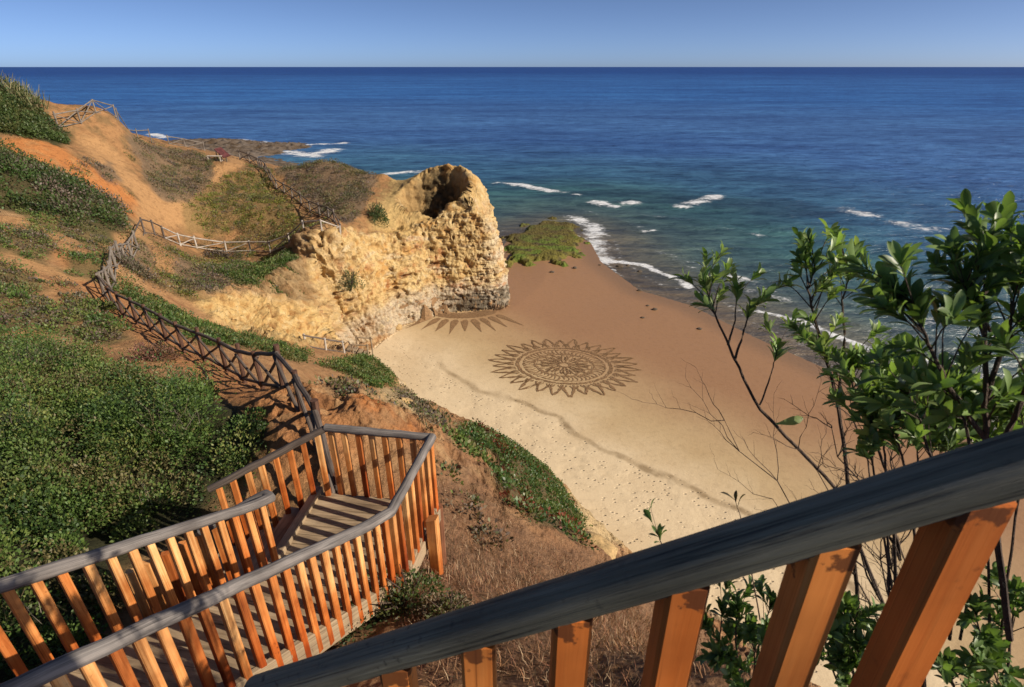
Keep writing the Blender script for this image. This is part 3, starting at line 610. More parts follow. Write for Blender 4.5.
def build_sea():
    NC, NR = 760, 620
    az = np.linspace(R(-62), R(62), NC)
    rows = np.r_[np.linspace(0.06, 1.6, 40) ** 2 / 60 + 66.75, np.linspace(67.0, 400, NR - 40)]
    py = np.unique(rows); NR = len(py)
    a = PITCH - np.arctan((343.5 - py) / F); a = np.maximum(a, 0.00025)
    r = CH / np.tan(a); r = np.r_[r, 17.0]; r[0] = 80000; NR += 1; r = np.sort(r)[::-1]
    X = np.sin(az)[:, None] * r[None]; Y = np.cos(az)[:, None] * r[None]
    x, y = X.ravel(), Y.ravel()
    dw, _, _ = seg_dist(x, y, LAND, True); landin = inside(x, y, LAND)
    d = np.where(landin, -dw, dw)
    nz = n2(x, y, 0.02, 3, 3.0); nm = n2(x * 0.35 + y * 0.12, y * 1.0, 0.07, 4, 4.0)
    de = d * (1 + 0.2 * nz) + 3.5 * nm * sstep(3, 20, d)
    def lay(col, m, c): return col * (1 - m[:, None]) + np.asarray(c) * m[:, None]
    col = np.tile(np.array((0.20, 0.145, 0.085)), (len(x), 1))
    col = lay(col, sstep(0.5, 5, de), (0.18, 0.165, 0.115)); col = lay(col, sstep(4, 13, de), (0.10, 0.155, 0.138))
    col = lay(col, sstep(9, 26, de), (0.058, 0.155, 0.165)); col = lay(col, sstep(24, 46, de), (0.052, 0.152, 0.27)); col = lay(col, sstep(44, 100, de), (0.058, 0.160, 0.40))
    col = lay(col, sstep(140, 420, d), (0.032, 0.138, 0.41)); col = lay(col, sstep(400, 2500, d), (0.010, 0.064, 0.27))
    reef = sstep(0.15, 0.4, n2(x * 0.5, y, 0.05, 3, 8.0)) * sstep(8, 20, d) * sstep(120, 60, d); col = lay(col, reef * 0.55, (0.012, 0.032, 0.062))
    foam = np.zeros(len(x))
    FL = [([(500,183),(522,185),(545,190),(574,195)], 1.0, 1.5), ([(595,203),(615,206),(636,203)], 1.0, 1.6), ([(682,207),(700,202),(722,196)], 0.9, 1.7), ([(386,174),(405,172),(424,172)], 1.0, 1.6),
          ([(835,208),(870,216),(905,226),(940,232)], 0.62, 3.5), ([(760,262),(800,268)], .5, 1.5), ([(572,218),(590,230),(606,244),(602,260)], 0.8, 2.6), ([(600,262),(622,262),(645,265),(668,275),(700,287)], 0.95, 0.9),
          ([(765,312),(800,324),(838,340),(870,352)], 0.95, 0.9), ([(880,345),(930,365)], .8, 1.0), ([(605,285),(640,295),(665,300),(700,312)], 0.75, 1.0), ([(150,134),(165,138)], 1.0, 1.6), ([(205,143),(262,142)], 0.85, 1.6), ([(285,152),(310,156),(332,150)], 0.95, 2.6), ([(240,140),(300,146),(345,143)], 0.8, 1.6),
          ([(30,82),(34,82)], 1.0, 3.0), ([(640,232),(652,231)], .6, 1), ([(725,270),(760,290),(800,300)], .5, 1.6), ([(640,215),(700,222),(760,236)], .42, 1.6), ([(560,205),(600,215),(640,228)], .42, 1.3), ([(690,262),(740,275),(790,292)], .5, 1.2), ([(620,240),(670,255),(720,280)], .45, 1.3), ([(700,250),(770,268),(850,285)], .45, 2.0), ([(860,300),(960,330)], .5, 2.5)]
    for pts, amp, wd in FL:
        pl = [at_z(*q, 0.0)[:2] for q in pts]
        q0 = np.min(pl, 0) - 25; q1 = np.max(pl, 0) + 25
        m = (x > q0[0]) & (x < q1[0]) & (y > q0[1]) & (y < q1[1])
        if not m.any(): continue
        dd, ii, tt = seg_dist(x[m] + 1.5 * nm[m] * 2, y[m], pl)
        wl = wd * (0.5 + np.mean([p[1] for p in pl]) / 90)
        foam[m] = np.maximum(foam[m], np.clip(amp * (0.98 + 1.1 * n2(x[m] * .5, y[m], 0.35, 4, 31.0)), 0, 1) * np.exp(-(dd / (wl * 0.75)) ** 2))
    gap = sstep(-0.25, 0.25, n2(x, y, 0.09, 3, 15.0)); foam = np.maximum(foam, (0.35 + 0.45 * gap) * np.exp(-((d - 0.25 - 1.2 * nm) / 0.5) ** 2)); foam = np.maximum(foam, 0.5 * np.exp(-((d - 2.6 - 2 * nm) / 0.8) ** 2))
    foam = np.maximum(foam, 0.16 * sstep(0, 2, d) * sstep(30, 10, d))
    ph = (x * 0.32 + y * 0.95)
    qx, qy = x * 0.95 - y * 0.32, x * 0.32 + y * 0.95
    z = 0.38 * n2(qx * 0.22, qy, 0.16, 4, 6.0) * sstep(4, 16, d) * sstep(260, 90, d) + 0.10 * n2(qx * 0.5, qy, 0.7, 3, 7.0) * sstep(1, 8, d) * sstep(120, 50, d)
    z += 0.12 * foam * sstep(3, 8, d) - 0.25 * sstep(-0.5, -3.0, d)
    V = np.stack([x, y, z], 1)
    Q = np.arange(NC * NR).reshape(NC, NR); Q = np.stack([Q[:-1, :-1], Q[1:, :-1], Q[1:, 1:], Q[:-1, 1:]], 2).reshape(-1, 4)
    me = np_mesh('sea', V, Q, col, {'foam': foam})
    o = link('sea', me, make_water()); tag(o, 'blue sea with turquoise shallows and small breakers', None, None, 'structure')
build_sea()

# ------------------------------------------------------------------ far shore rocks and the weed-covered reef
def patch(name, x0, x1, y0, y1, nx, ny, fh, fc, material, label, kind, cat=None):
    X, Y = np.meshgrid(np.linspace(x0, x1, nx), np.linspace(y0, y1, ny)); x, y = X.ravel(), Y.ravel()
    z = fh(x, y); P = np.stack([x, y, z], 1); c = fc(P)
    Q = np.arange(nx * ny).reshape(ny, nx); Q = np.stack([Q[:-1, :-1], Q[:-1, 1:], Q[1:, 1:], Q[1:, :-1]], 2).reshape(-1, 4)
    keep = (z[Q].max(1) > -0.45); Q = Q[keep]
    o = link(name, np_mesh(name, P, Q, c, {'sandy': np.zeros(len(P))}), material); return tag(o, label, cat, None, kind)
def far_h(x, y):
    e = sstep(0, 14, x + 112) * sstep(-36, -60, x + 0.10 * (y - 120) + 14 * n2(x, y, 0.03, 3, 1.0)) * sstep(78, 92, y) * sstep(180, 160, y + 0.25 * (x + 50))
    return -1.2 + e * (1.15 + 1.3 * n2(x, y, 0.06, 4, 2.0) + 1.1 * n2(x, y, 0.3, 3, 5.0, ridged=True))
def far_c(P):
    n = n2(P[:, 0], P[:, 1], 0.25, 3)[:, None]; c = np.array((0.13, 0.10, 0.075)) + n * 0.09
    return np.clip(c + sstep(1.0, 2.0, P[:, 2])[:, None] * np.array((0.12, 0.09, 0.05)), 0.02, 1)
patch('rocky_shore', -125, -20, 76, 185, 420, 420, far_h, far_c, M_ground, 'low dark rocks along the far shore', 'structure')
def reef_h(x, y):
    E = [at_z(*q, 0.2)[:2] for q in ((497,270),(497,236),(518,224),(552,216),(580,222),(594,238),(590,254),(570,266),(545,268),(520,266))]
    d, _, _ = seg_dist(x, y, E, True); s = np.where(inside(x, y, E), d, -d) + 3.2 * n2(x, y, 0.4, 4, 1.0)
    k = sstep(-0.6, 2.4, s)
    return -0.7 + k * (0.92 + 0.14 * n2(x, y, 0.5, 4, 7.0, ridged=True) + 0.13 * n2(x, y, 2.6, 4, 3.0, ridged=True)) + 0.30 * k * sstep(68, 58, y)
def reef_c(P):
    n = n2(P[:, 0], P[:, 1], 0.8, 4, 3.0); g = n2(P[:, 0], P[:, 1], 0.3, 2, 6.0)
    c = np.tile(np.array((0.17, 0.15, 0.032)), (len(P), 1))
    m = sstep(-0.1, 0.4, g + 0.6 * n)[:, None]; c = c * (1 - m) + np.array((0.13, 0.185, 0.03)) * m
    m = (sstep(0.0, 0.35, -n) * 0.85)[:, None]; c = c * (1 - m) + np.array((0.07, 0.055, 0.03)) * m
    m = sstep(66, 74, P[:, 1] - P[:, 0] * 0.5 + 3)[:, None] * 0.6; c = c * (1 - m) + np.array((0.10, 0.075, 0.03)) * m
    return c
patch('seaweed_reef', -5, 15, 54, 84, 300, 420, reef_h, reef_c, M_ground, 'low reef under bright green and olive seaweed beside the rock head', 'stuff')

# ------------------------------------------------------------------ leaves and stalks
LEAF_V = np.array([(0, 0, 0), (0.5, -0.30, 0.10), (1.0, 0, -0.04), (0.5, 0.30, 0.10)]); LEAF_Q = np.array([(0, 1, 2, 3)])
BLADE_V = np.array([(0, -0.03, 0), (0, 0.03, 0), (0.10, 0.022, 0.6), (0.10, -0.022, 0.6), (0.28, 0.006, 1.0), (0.28, -0.006, 1.0)]); BLADE_Q = np.array([(0, 1, 2, 3), (3, 2, 4, 5)])
def basis(d, rng):
    d = d / (np.linalg.norm(d, axis=1)[:, None] + 1e-9); r = rng.normal(size=d.shape)
    s = np.cross(d, r); s /= np.linalg.norm(s, axis=1)[:, None] + 1e-9
    return d, s, np.cross(d, s)
def inst(TV, TQ, P, D, size, rng, side=None):
    X, S, Zz = basis(D, rng)
    if side is not None:
        Zz = side - (side * X).sum(1)[:, None] * X; Zz /= np.linalg.norm(Zz, axis=1)[:, None] + 1e-9; S = np.cross(Zz, X)
    sz = np.broadcast_to(np.asarray(size, float), (len(P),))[:, None, None]
    V = P[:, None, :] + sz * (TV[None, :, 0, None] * X[:, None] + TV[None, :, 1, None] * S[:, None] + TV[None, :, 2, None] * Zz[:, None])
    Q = TQ[None] + (np.arange(len(P)) * len(TV))[:, None, None]
    return V.reshape(-1, 3), Q.reshape(-1, TQ.shape[1])
def pts_in(polys, dens, rng, edge=0.0):
    if not isinstance(polys[0], list): polys = [polys]
    out_ = []
    for p in polys:
        a = np.min(p, 0); b = np.max(p, 0); n = int((b - a).prod() * dens)
        q = a + rng.random((n, 2)) * (b - a); m = inside(q[:, 0], q[:, 1], p)
        d, _, _ = seg_dist(q[:, 0], q[:, 1], p, True)
        nz = bil(ZN, GX0, GY0, 0.25, q[:, 0], q[:, 1]) * 0.6
        m = (np.where(m, d, -d) + nz) > edge
        out_.append(q[m])
    return np.concatenate(out_)
def cushion(name, C, rad, hgt, per, leaf, palette, rng, mat_, spread=0.5, ground=None, shade=True):
    """plants as cushions of leaves: centres C (n,2), returns mesh"""
    n = len(C); cz = Hat(C[:, 0], C[:, 1]) if ground is None else ground
    rad = np.broadcast_to(rad, (n,)); hgt = np.broadcast_to(hgt, (n,))
    k = np.repeat(np.arange(n), per); m = len(k)
    u = rng.normal(size=(m, 3)); u[:, 2] = np.abs(u[:, 2]) * 0.9 + 0.05; u /= np.linalg.norm(u, axis=1)[:, None]
    rr = 1 - 0.45 * rng.random(m) ** 1.6
    lump = 1 + 0.25 * perlin(u * 2.3 + k[:, None] * 3.7)
    off = u * (rr * lump)[:, None] * np.stack([rad[k], rad[k], hgt[k]], 1)
    P = np.stack([C[k, 0], C[k, 1], np.zeros(m)], 1) + off
    P[:, 2] += Hat(P[:, 0], P[:, 1]) * 0.6 + cz[k] * 0.4 if ground is None else cz[k]
    D = u + spread * rng.normal(size=(m, 3)); D[:, 2] += 0.25
    size = leaf * (0.65 + 0.7 * rng.random(m))
    V, Q = inst(LEAF_V, LEAF_Q, P, D, size, rng)
    pal = np.array(palette); wh = n2(C[:, 0], C[:, 1], 0.55, 3, 33.0) * 1.4 + 0.5 + 0.22 * rng.normal(size=n); ci = np.clip((wh * len(pal)).astype(int), 0, len(pal) - 1)
    base = pal[ci][k] * (0.75 + 0.5 * rng.random(m))[:, None]
    alt = pal[rng.integers(0, len(pal), m)]; mixm = (rng.random(m) < 0.25)[:, None]
    base = np.where(mixm, alt, base)
    return np_mesh(name, V, Q, np.repeat(base, 4, 0), smooth=False)

G_dark = [(0.035, 0.062, 0.018), (0.05, 0.085, 0.022), (0.065, 0.10, 0.025), (0.09, 0.10, 0.03)]
G_mid = [(0.065, 0.12, 0.027), (0.095, 0.15, 0.033), (0.135, 0.175, 0.04), (0.15, 0.14, 0.05)]
G_lime = [(0.17, 0.18, 0.035), (0.22, 0.22, 0.04), (0.12, 0.13, 0.035), (0.19, 0.14, 0.06), (0.13, 0.10, 0.06), (0.16, 0.19, 0.03)]
G_grey = [(0.15, 0.11, 0.085), (0.11, 0.10, 0.065), (0.18, 0.135, 0.085), (0.085, 0.095, 0.04), (0.13, 0.10, 0.10)]
G_ice = [(0.075, 0.13, 0.04), (0.11, 0.17, 0.05), (0.05, 0.10, 0.032), (0.14, 0.16, 0.06), (0.20, 0.055, 0.03)]
G_thick = [(0.035, 0.07, 0.017), (0.065, 0.115, 0.026), (0.095, 0.155, 0.034), (0.08, 0.14, 0.03), (0.125, 0.175, 0.04), (0.17, 0.19, 0.05), (0.105, 0.15, 0.038), (0.15, 0.13, 0.055)]
def mat_plants(name, polys, dens, rad, hgt, per, leaf, pal, label, seed, edge=0.1, mt=None):
    rng = np.random.default_rng(seed); C = pts_in(polys, dens, rng, edge)
    C = C[bil(frac, GX0, GY0, GS, C[:, 0], C[:, 1]) > 0.05]
    v = 0.5 + 1.0 * rng.random(len(C)) ** 1.5
    if polys is Z_thicket: v = np.clip(v * (0.85 + 0.9 * n2(C[:, 0], C[:, 1], 0.75, 3, 61.0)), 0.55, 2.0)
    me = cushion(name, C, rad * v, hgt * v, per, leaf, pal, rng, None)
    return tag(link(name, me, mt or M_leaf), label, None, None, 'stuff')

mat_plants('shrub_thicket', Z_thicket, 7.0, 0.42, 0.62, 420, 0.050, G_thick, 'dense dark green thicket filling the slope left of the stairs', 1, 0.05)
mat_plants('rounded_bushes', [wpoly([(-200,362),(0,366),(110,382),(200,412),(250,440),(200,510),(100,620),(-200,640)])], 0.34, 0.75, 1.2, 1500, 0.052, G_thick[:5] + G_mid[:1], 'rounded bush masses rising out of the green thicket', 66, 0.3)
mat_plants('hilltop_scrub', Z_hill_a, 1.8, 0.8, 0.9, 240, 0.15, G_dark, 'dark green scrub on the far left hilltop', 2, 0.2)
mat_plants('hillside_scrub', Z_hill_b, 2.0, 0.7, 0.85, 150, 0.13, G_dark + G_grey[:2] + G_mid[:1], 'band of dark scrub across the left hillside', 3, 0.2)
mat_plants('slope_herbs', Z_hill_c, 4.0, 0.4, 0.35, 90, 0.085, G_mid + G_grey[:2], 'low green and brown herbs on the near left slope', 4, 0.0)
mat_plants('creeping_green_mat', Z_green, 8.0, 0.42, 0.30, 95, 0.095, G_mid + G_dark[1:3], 'creeping green plants along the fence and cliff top', 5)
mat_plants('cliff_top_mat', [Z_green[0]], 9.0, 0.42, 0.30, 90, 0.095, G_mid + G_dark[1:3] + G_grey[:1], 'dense green mat hanging over the gully between the fences', 55, -0.3)
mat_plants('headland_turf', Z_lime, 3.2, 0.5, 0.20, 60, 0.11, G_lime, 'yellow green low turf on the headland', 6)
mat_plants('heath_scrub', Z_grey, 2.6, 0.5, 0.32, 70, 0.10, G_grey + [(0.17, 0.15, 0.06), (0.12, 0.135, 0.04), (0.22, 0.17, 0.09)], 'grey brown heath on the headland and cliff edge', 7)
mat_plants('slope_scrub', [wpoly([(336,392),(372,390),(395,412),(440,424),(446,442),(385,436),(340,430)]), wpoly([(310,262),(345,258),(350,300),(330,330),(312,300)])], 2.4, 0.34, 0.3, 90, 0.06, G_grey + G_mid[:1], 'brown scrub on the eroded slope behind the landing and in the gully', 9, 0.0)
mat_plants('ice_plant_mat', Z_ice, 17.0, 0.30, 0.26, 95, 0.085, G_ice[:4] * 2 + G_ice[4:], 'fleshy green ice plant mat with red tips spilling towards the beach', 8, 0.0, M_gloss)
def dead_twigs():
    rng = np.random.default_rng(44); P = pts_in(Z_thicket, 150, rng, 0.3); P = P[n2(P[:, 0], P[:, 1], 0.8, 3, 71.0) > 0.22]
    up = np.c_[rng.normal(size=(len(P), 2)) * .55, np.ones(len(P))]; ax = rng.normal(size=(len(P), 3)); ax[:, 2] = 0
    z = Hat(P[:, 0], P[:, 1]) + 0.35 + 0.3 * rng.random(len(P))
    V, Q = inst(BLADE_V * np.array([1.2, .34, 1]), BLADE_Q, np.c_[P, z], ax, 0.16 + 0.22 * rng.random(len(P)), rng, side=up)
    pal = np.array([(0.17, 0.14, 0.115), (0.12, 0.10, 0.08), (0.22, 0.185, 0.15), (0.16, 0.12, 0.065)]); c = pal[rng.integers(0, 4, len(P))]
    tag(link('dead_twigs', np_mesh('dead_twigs', V, Q, np.repeat(c, 6, 0), smooth=False), M_dry), 'grey dead twigs poking out of the green thicket', None, None, 'stuff')
dead_twigs()
# loose tufts over the bare slopes
rngt = np.random.default_rng(12)
Z_tufts = [wpoly([(-60,215),(60,222),(120,250),(98,290),(60,335),(-60,335)]), wpoly([(120,236),(340,236),(300,300),(200,300),(120,285)]), wpoly([(140,150),(262,166),(340,235),(180,235)]), wpoly([(60,165),(140,150),(150,215),(125,200)]), wpoly([(130,240),(240,250),(255,290),(210,300),(150,270)]), wpoly([(345,370),(450,432),(440,440),(330,425)]), wpoly([(440,436),(490,470),(560,545),(470,560),(430,470)])]
Ct = pts_in(Z_tufts, 4.2, rngt, 0.0); Ct = Ct[(n2(Ct[:, 0], Ct[:, 1], 0.4, 3, 21.0) > -0.16 + 0.25 * (Ct[:, 1] < 18)) & (bil(frac, GX0, GY0, GS, Ct[:, 0], Ct[:, 1]) > 0.3)]
for pl, wd in PATHS:
    dd, _, _ = seg_dist(Ct[:, 0], Ct[:, 1], pl); Ct = Ct[dd > wd + 0.25]
vv = (0.5 + rngt.random(len(Ct))) * np.where(Ct[:, 1] > 22, 1.25, 0.9)
tag(link('loose_tufts', cushion('loose_tufts', Ct, 0.27 * vv, 0.2 * vv, 55, 0.075, G_grey + G_mid + G_lime[2:5], rngt, None), M_leaf), 'small dry and green tufts dotting the bare slopes', None, None, 'stuff')
# dry grass beside the landing
def dry_grass():
    rng = np.random.default_rng(20); P = pts_in(Z_drygrass, 2300, rng, 0.0)
    P = P[n2(P[:, 0], P[:, 1], 1.0, 3, 5.0) > -0.28 + 0.5 * rng.random(len(P)) - 0.25]
    z = Hat(P[:, 0], P[:, 1]); D = rng.normal(size=(len(P), 3)) * 0.55
    up = D.copy(); up[:, 2] = 1.0
    ax = rng.normal(size=(len(P), 3)); ax[:, 2] = 0
    Pz = np.stack([P[:, 0], P[:, 1], z - 0.02], 1)
    V, Q = inst(BLADE_V * np.array([1.8, 0.9, 1]), BLADE_Q, Pz, ax, 0.035 + 0.10 * rng.random(len(P)) ** 1.5, rng, side=up)
    pal = np.array([(0.27, 0.145, 0.08), (0.33, 0.19, 0.11), (0.19, 0.095, 0.06), (0.25, 0.115, 0.07), (0.13, 0.075, 0.045), (0.46, 0.33, 0.21), (0.08, 0.065, 0.04), (0.38, 0.20, 0.10)])
    c = pal[rng.integers(0, len(pal), len(P))]
    return tag(link('dry_grass', np_mesh('dry_grass', V, Q, np.repeat(c, 6, 0), smooth=False), M_dry), 'brown dry grass and stalks on the slope right of the landing', None, None, 'stuff')
dry_grass()

# ------------------------------------------------------------------ raked drawings on the beach
def sand_drawing(name, cx, cy, rx, ry, label, a0=0, a1=360, outer_only=False, rot=0.0):
    mb_v, mb_f = [], []
    def P(r, a):
        x = cx + rx * r * math.cos(a); y = cy + ry * r * math.sin(a)
        return (x, y)
    def strip(pts, wdt):
        b = len(mb_v)
        for i, p in enumerate(pts):
            q0 = pts[max(0, i - 1)]; q1 = pts[min(len(pts) - 1, i + 1)]
            dx, dy = q1[0] - q0[0], q1[1] - q0[1]; l = math.hypot(dx, dy) + 1e-9
            ww = 1.3 * wdt * (0.75 + 0.5 * random.random())
            mb_v.append((p[0] - dy / l * ww / 2, p[1] + dx / l * ww / 2)); mb_v.append((p[0] + dy / l * ww / 2, p[1] - dx / l * ww / 2))
        for i in range(len(pts) - 1): mb_f.append((b + 2 * i, b + 2 * i + 1, b + 2 * i + 3, b + 2 * i + 2))
    def fan(pts):
        b = len(mb_v); mb_v.extend(pts); n = len(pts) // 2
        for i in range(n - 1): mb_f.append((b + i, b + i + 1, b + len(pts) - 2 - i, b + len(pts) - 1 - i))
    A0, A1 = R(a0), R(a1); full = a1 - a0 >= 360
    def ring(r, wdt, k=120): strip([P(r, A0 + (A1 - A0) * i / k) for i in range(k + 1)], wdt)
    def petal(am, half, r0, r1, fill, wdt=0.05):
        side = lambda s: [P(r0 + (r1 - r0) * t, am + s * half * (math.sin(math.pi * min(1, t * 0.62 + 0.38)) if t < 1 else 0)) for t in (0, .15, .3, .45, .6, .75, .9, 1)]
        lft, rgt = side(1), side(-1)
        if fill: # shaded tip: rake strokes running in from the edge
            c = [P(r0 + (r1 - r0) * t, am) for t in (0, .15, .3, .45, .6, .75, .9, 1)]
            mid = lambda a, b, k: (a[0] * (1 - k) + b[0] * k, a[1] * (1 - k) + b[1] * k)
            st = 1
            fan([mid(lft[i], c[i], .0) for i in range(st, 8)] + [mid(lft[i], c[i], 0.15 + 0.8 * (i - st) / 6.5 if i < 7 else .999) for i in range(7, st - 1, -1)])
            fan([mid(rgt[i], c[i], .0) for i in range(st, 8)] + [mid(rgt[i], c[i], 0.15 + 0.8 * (i - st) / 6.5 if i < 7 else .999) for i in range(7, st - 1, -1)])
        strip(lft, wdt); strip(rgt, wdt)
    def ray_(am, j):
        c_ = [(1.0, .03), (1.1, .062), (1.25, .05), (1.4, .026), (j, .002)]
        fan([P(r_, am - h_) for r_, h_ in c_] + [P(r_, am + h_) for r_, h_ in c_[::-1]])
    n = 30 if not outer_only else 40; k = int(n * (a1 - a0) / 360)
    if not outer_only:
        ring(1.0, 0.07); ring(0.95, 0.05); ring(0.86, 0.05); ring(0.62, 0.10); ring(0.58, 0.04)
        for i in range(110): a = 2 * math.pi * i / 110; strip([P(0.957, a), P(0.992, a)], 0.09)
        for i in range(52): a = 2 * math.pi * i / 52; strip([P(0.64, a), P(0.72, a + 0.05), P(0.80, a + 0.03), P(0.86, a - 0.03)], 0.075)
        for i in range(16): petal(2 * math.pi * (i + rot) / 16, 0.19, 0.12, 0.57, i % 2 == 0, 0.06)
        for i in range(16): petal(2 * math.pi * (i + .5) / 16, 0.12, 0.25, 0.50, True, 0.04)
        ring(0.12, 0.12, 24)
    else:
        for r_ in (0.72, 0.84):
            for i in range(k * 2):
                am = A0 + (A1 - A0) * (i + (0.5 if r_ > .8 else 0)) / (k * 2)
                strip([P(r_ + 0.055 * math.sin(t * math.pi), am + (t - .5) * 0.15) for t in (0, .25, .5, .75, 1)], 0.24)
                strip([P(r_ - 0.05 * math.sin(t * math.pi), am + (t - .5) * 0.15) for t in (0, .25, .5, .75, 1)], 0.2)
    for i in range(k if not full else n):
        am = A0 + (A1 - A0) * (i + 0.5) / (k if not full else n)
        j = 1.56 + 0.07 * math.sin(i * 2.4) + (0.12 if outer_only else 0); petal(am, 0.092, 1.05, j, True, 0.07) if not outer_only else ray_(am, j)
        if not outer_only: petal(am + math.pi / n, 0.07, 1.06, 1.24, True, 0.04)
    V = np.array(mb_v); V = V + 0.035 * RNG.normal(size=V.shape); z = Hat(V[:, 0], V[:, 1]) + 0.028
    me = bpy.data.meshes.new(name); me.from_pydata(np.c_[V, z].tolist(), [], mb_f); me.update()
    bm_up = np.empty(len(me.polygons) * 3, np.float32); me.polygons.foreach_get('normal', bm_up)
    o = link(name, me, M_draw); return tag(o, label, 'sand drawing')
c0 = at_z(517, 362, 0.95); c1 = at_z(613, 362, 0.95); c2 = at_z(566, 343.5, 0.95); c3_ = at_z(566, 380.5, 0.95)
sand_drawing('sand_drawing', (c0[0] + c1[0]) / 2, (c2[1] + c3_[1]) / 2, (c1[0] - c0[0]) / 2, (c2[1] - c3_[1]) / 2, 'large round sun drawing raked into damp sand in the middle of the beach')
c4 = at_z(462, 302, 1.0); sand_drawing('sand_drawing', c4[0], c4[1] + 1.2, 4.6, 4.2, 'partial sun drawing with long rays raked at the foot of the rock head', 205, 318, True)

# ------------------------------------------------------------------ wooden stairs and landing
DECK = 15.40; RH = 0.95
BL, BR, RB, LE = Vector((-2.11, 5.19, DECK)), Vector((-0.88, 5.02, DECK)), Vector((-1.13, 3.83, DECK)), Vector((-2.31, 4.0, DECK))
UPA = Vector((-0.438, -0.893, 0.448)); DNB = Vector((-1.0, -0.29, -0.45))
def fw(px, py, dep):
    d = ray(px, py); return (d[0] * dep, d[1] * dep, CH + d[2] * dep)
def handrail(path, material, parent, r=0.046, seed=1, name='handrail', wav=0.003, seg=14):
    rnd = random.Random(seed); pts = []
    path = [Vector(p) for p in path]
    for a, b in zip(path[:-1], path[1:]):
        n = max(2, int((b - a).length / 0.12))
        for i in range(n):
            q = a.lerp(b, i / n)
            if 0 < i: q = q + Vector((rnd.uniform(-1, 1), rnd.uniform(-1, 1), rnd.uniform(-1, 1))) * wav
            pts.append(q)
    pts.append(path[-1])
    rr = [r * (1 + (0.03 * math.sin(i * 0.5 + seed) + 0.03 * rnd.uniform(-1, 1)) * wav / 0.003) for i in range(len(pts))]
    return MB().tube(pts, rr, seg, True, 0.05 if seg < 20 else 0.015, rnd).build(name, material, parent)
def balusters(path, parent, spacing, wx, wy, base_drop, top_drop, name='baluster', start=0.06, material=None, seed=3):
    rnd = random.Random(seed)
    for a, b in zip(path[:-1], path[1:]):
        a, b = Vector(a), Vector(b); hd = Vector((b.x - a.x, b.y - a.y, 0)); L = hd.length; hd.normalize()
        n = max(1, round((L - 2 * start) / spacing)); sd_ = Vector((-hd.y, hd.x, 0))
        for i in range(n + 1):
            t = (start + (L - 2 * start) * i / n) / L; q = a.lerp(b, t)
            j = Vector((rnd.uniform(-.008, .008), rnd.uniform(-.008, .008), 0)); sd2 = (hd + sd_ * rnd.uniform(-.08, .08))
            w_ = 1 + rnd.uniform(-.06, .06)
            MB().bar(q - Vector((0, 0, base_drop)), q + j - Vector((0, 0, top_drop)), wx * w_, wy * w_, sd2).build(name, material or M_orange, parent)
def rail_line(a, b, drop, parent, name='stringer', wx=0.05, wy=0.18, material=None):
    d = Vector((0, 0, drop)); hd = (Vector(b) - Vector(a)); sd_ = Vector((-hd.y, hd.x, 0)).normalized()
    MB().bar(Vector(a) - d, Vector(b) - d, wx, wy, sd_).build(name, material or M_deck, parent)
up = Vector((0, 0, RH))
# landing and flights: one staircase
st = empty('wooden_staircase', (-1.6, 4.5, DECK), 'weathered timber staircase with a boarded landing on the slope', 'staircase')
ctr = (BL + BR + RB + LE) / 4
nb = 9
LFa, LFb = BL + Vector((-0.2, 0.02, 0)), LE + Vector((-0.14, 0.0, 0)); RFa, RFb = BR + Vector((0.02, 0, 0)), RB + Vector((0.02, 0, 0))
for i in range(nb):
    p0, p1 = i / nb, (i + 0.955) / nb
    a, b = LFa.lerp(LFb, (p0 + p1) / 2), RFa.lerp(RFb, (p0 + p1) / 2)
    wdt = (LFa - LFb).length * (p1 - p0)
    MB().bar(a - Vector((0, 0, .022)), b - Vector((0, 0, .022)), wdt, 0.04, (LFa - LFb)).build('deck_board', M_deck, st)
MB().bar(LFa + Vector((-.03, .03, .012)), LFb + Vector((-.03, -.03, .012)), 0.10, 0.09, Vector((1, 0, 0))).build('edge_beam', M_deck, st)
for a, b in ((LFa, RFa), (RFa, RFb), (RFb, LFb)):
    MB().bar(a - Vector((0, 0, .14)), b - Vector((0, 0, .14)), 0.05, 0.17, Vector((-(b - a).y, (b - a).x, 0))).build('edge_beam', M_deck, st)
for p in (BL, BR, RB, LE):
    g = h1(p.x, p.y); MB().tube([(p.x, p.y, g - 0.3), (p.x, p.y, DECK - 0.05)], 0.06, 12).build('support_post', M_post, st)
def flight(La, Ra, dirv, n, rise, run, label_side):
    hd = Vector((dirv.x, dirv.y, 0)).normalized()
    sg = 1 if dirv.z > 0 else -1
    for i in range(n):
        z = (i + (1 if sg > 0 else 1)) * rise * sg
        off = hd * (run * (i + 0.5)) + Vector((0, 0, z))
        for kk in (-0.27, 0.27):
            MB().bar(La + off + hd * (run * kk * 0.93) - Vector((0, 0, .025)), Ra + off + hd * (run * kk * 0.93) - Vector((0, 0, .025)), run * 0.50, 0.045, hd).build('tread', M_deck, st)
        MB().bar(La + off - hd * run * 0.5 - Vector((0, 0, .06 + rise / 2 * 0)), Ra + off - hd * run * 0.5 - Vector((0, 0, .06)), 0.03, rise * 0.8, hd).build('riser', M_deck, st)
flight(LE, RB, UPA, 10, 0.161, 0.36, 'up')
Lb2 = BL + Vector((-0.22, 0, 0)); flight(LE + Vector((-0.2, 0, 0)), Lb2, DNB, 4, 0.16, 0.37, 'down')
for base in (LE, RB):
    rail_line(base, base + UPA * 3.9, 0.0, st, 'stringer', 0.05, 0.24, M_deck)
for base in (LE + Vector((-.2, 0, 0)), BL + Vector((-.2, 0, 0))):
    rail_line(base, base + DNB * 1.5, 0.22, st, 'stringer', 0.05, 0.24, M_deck)

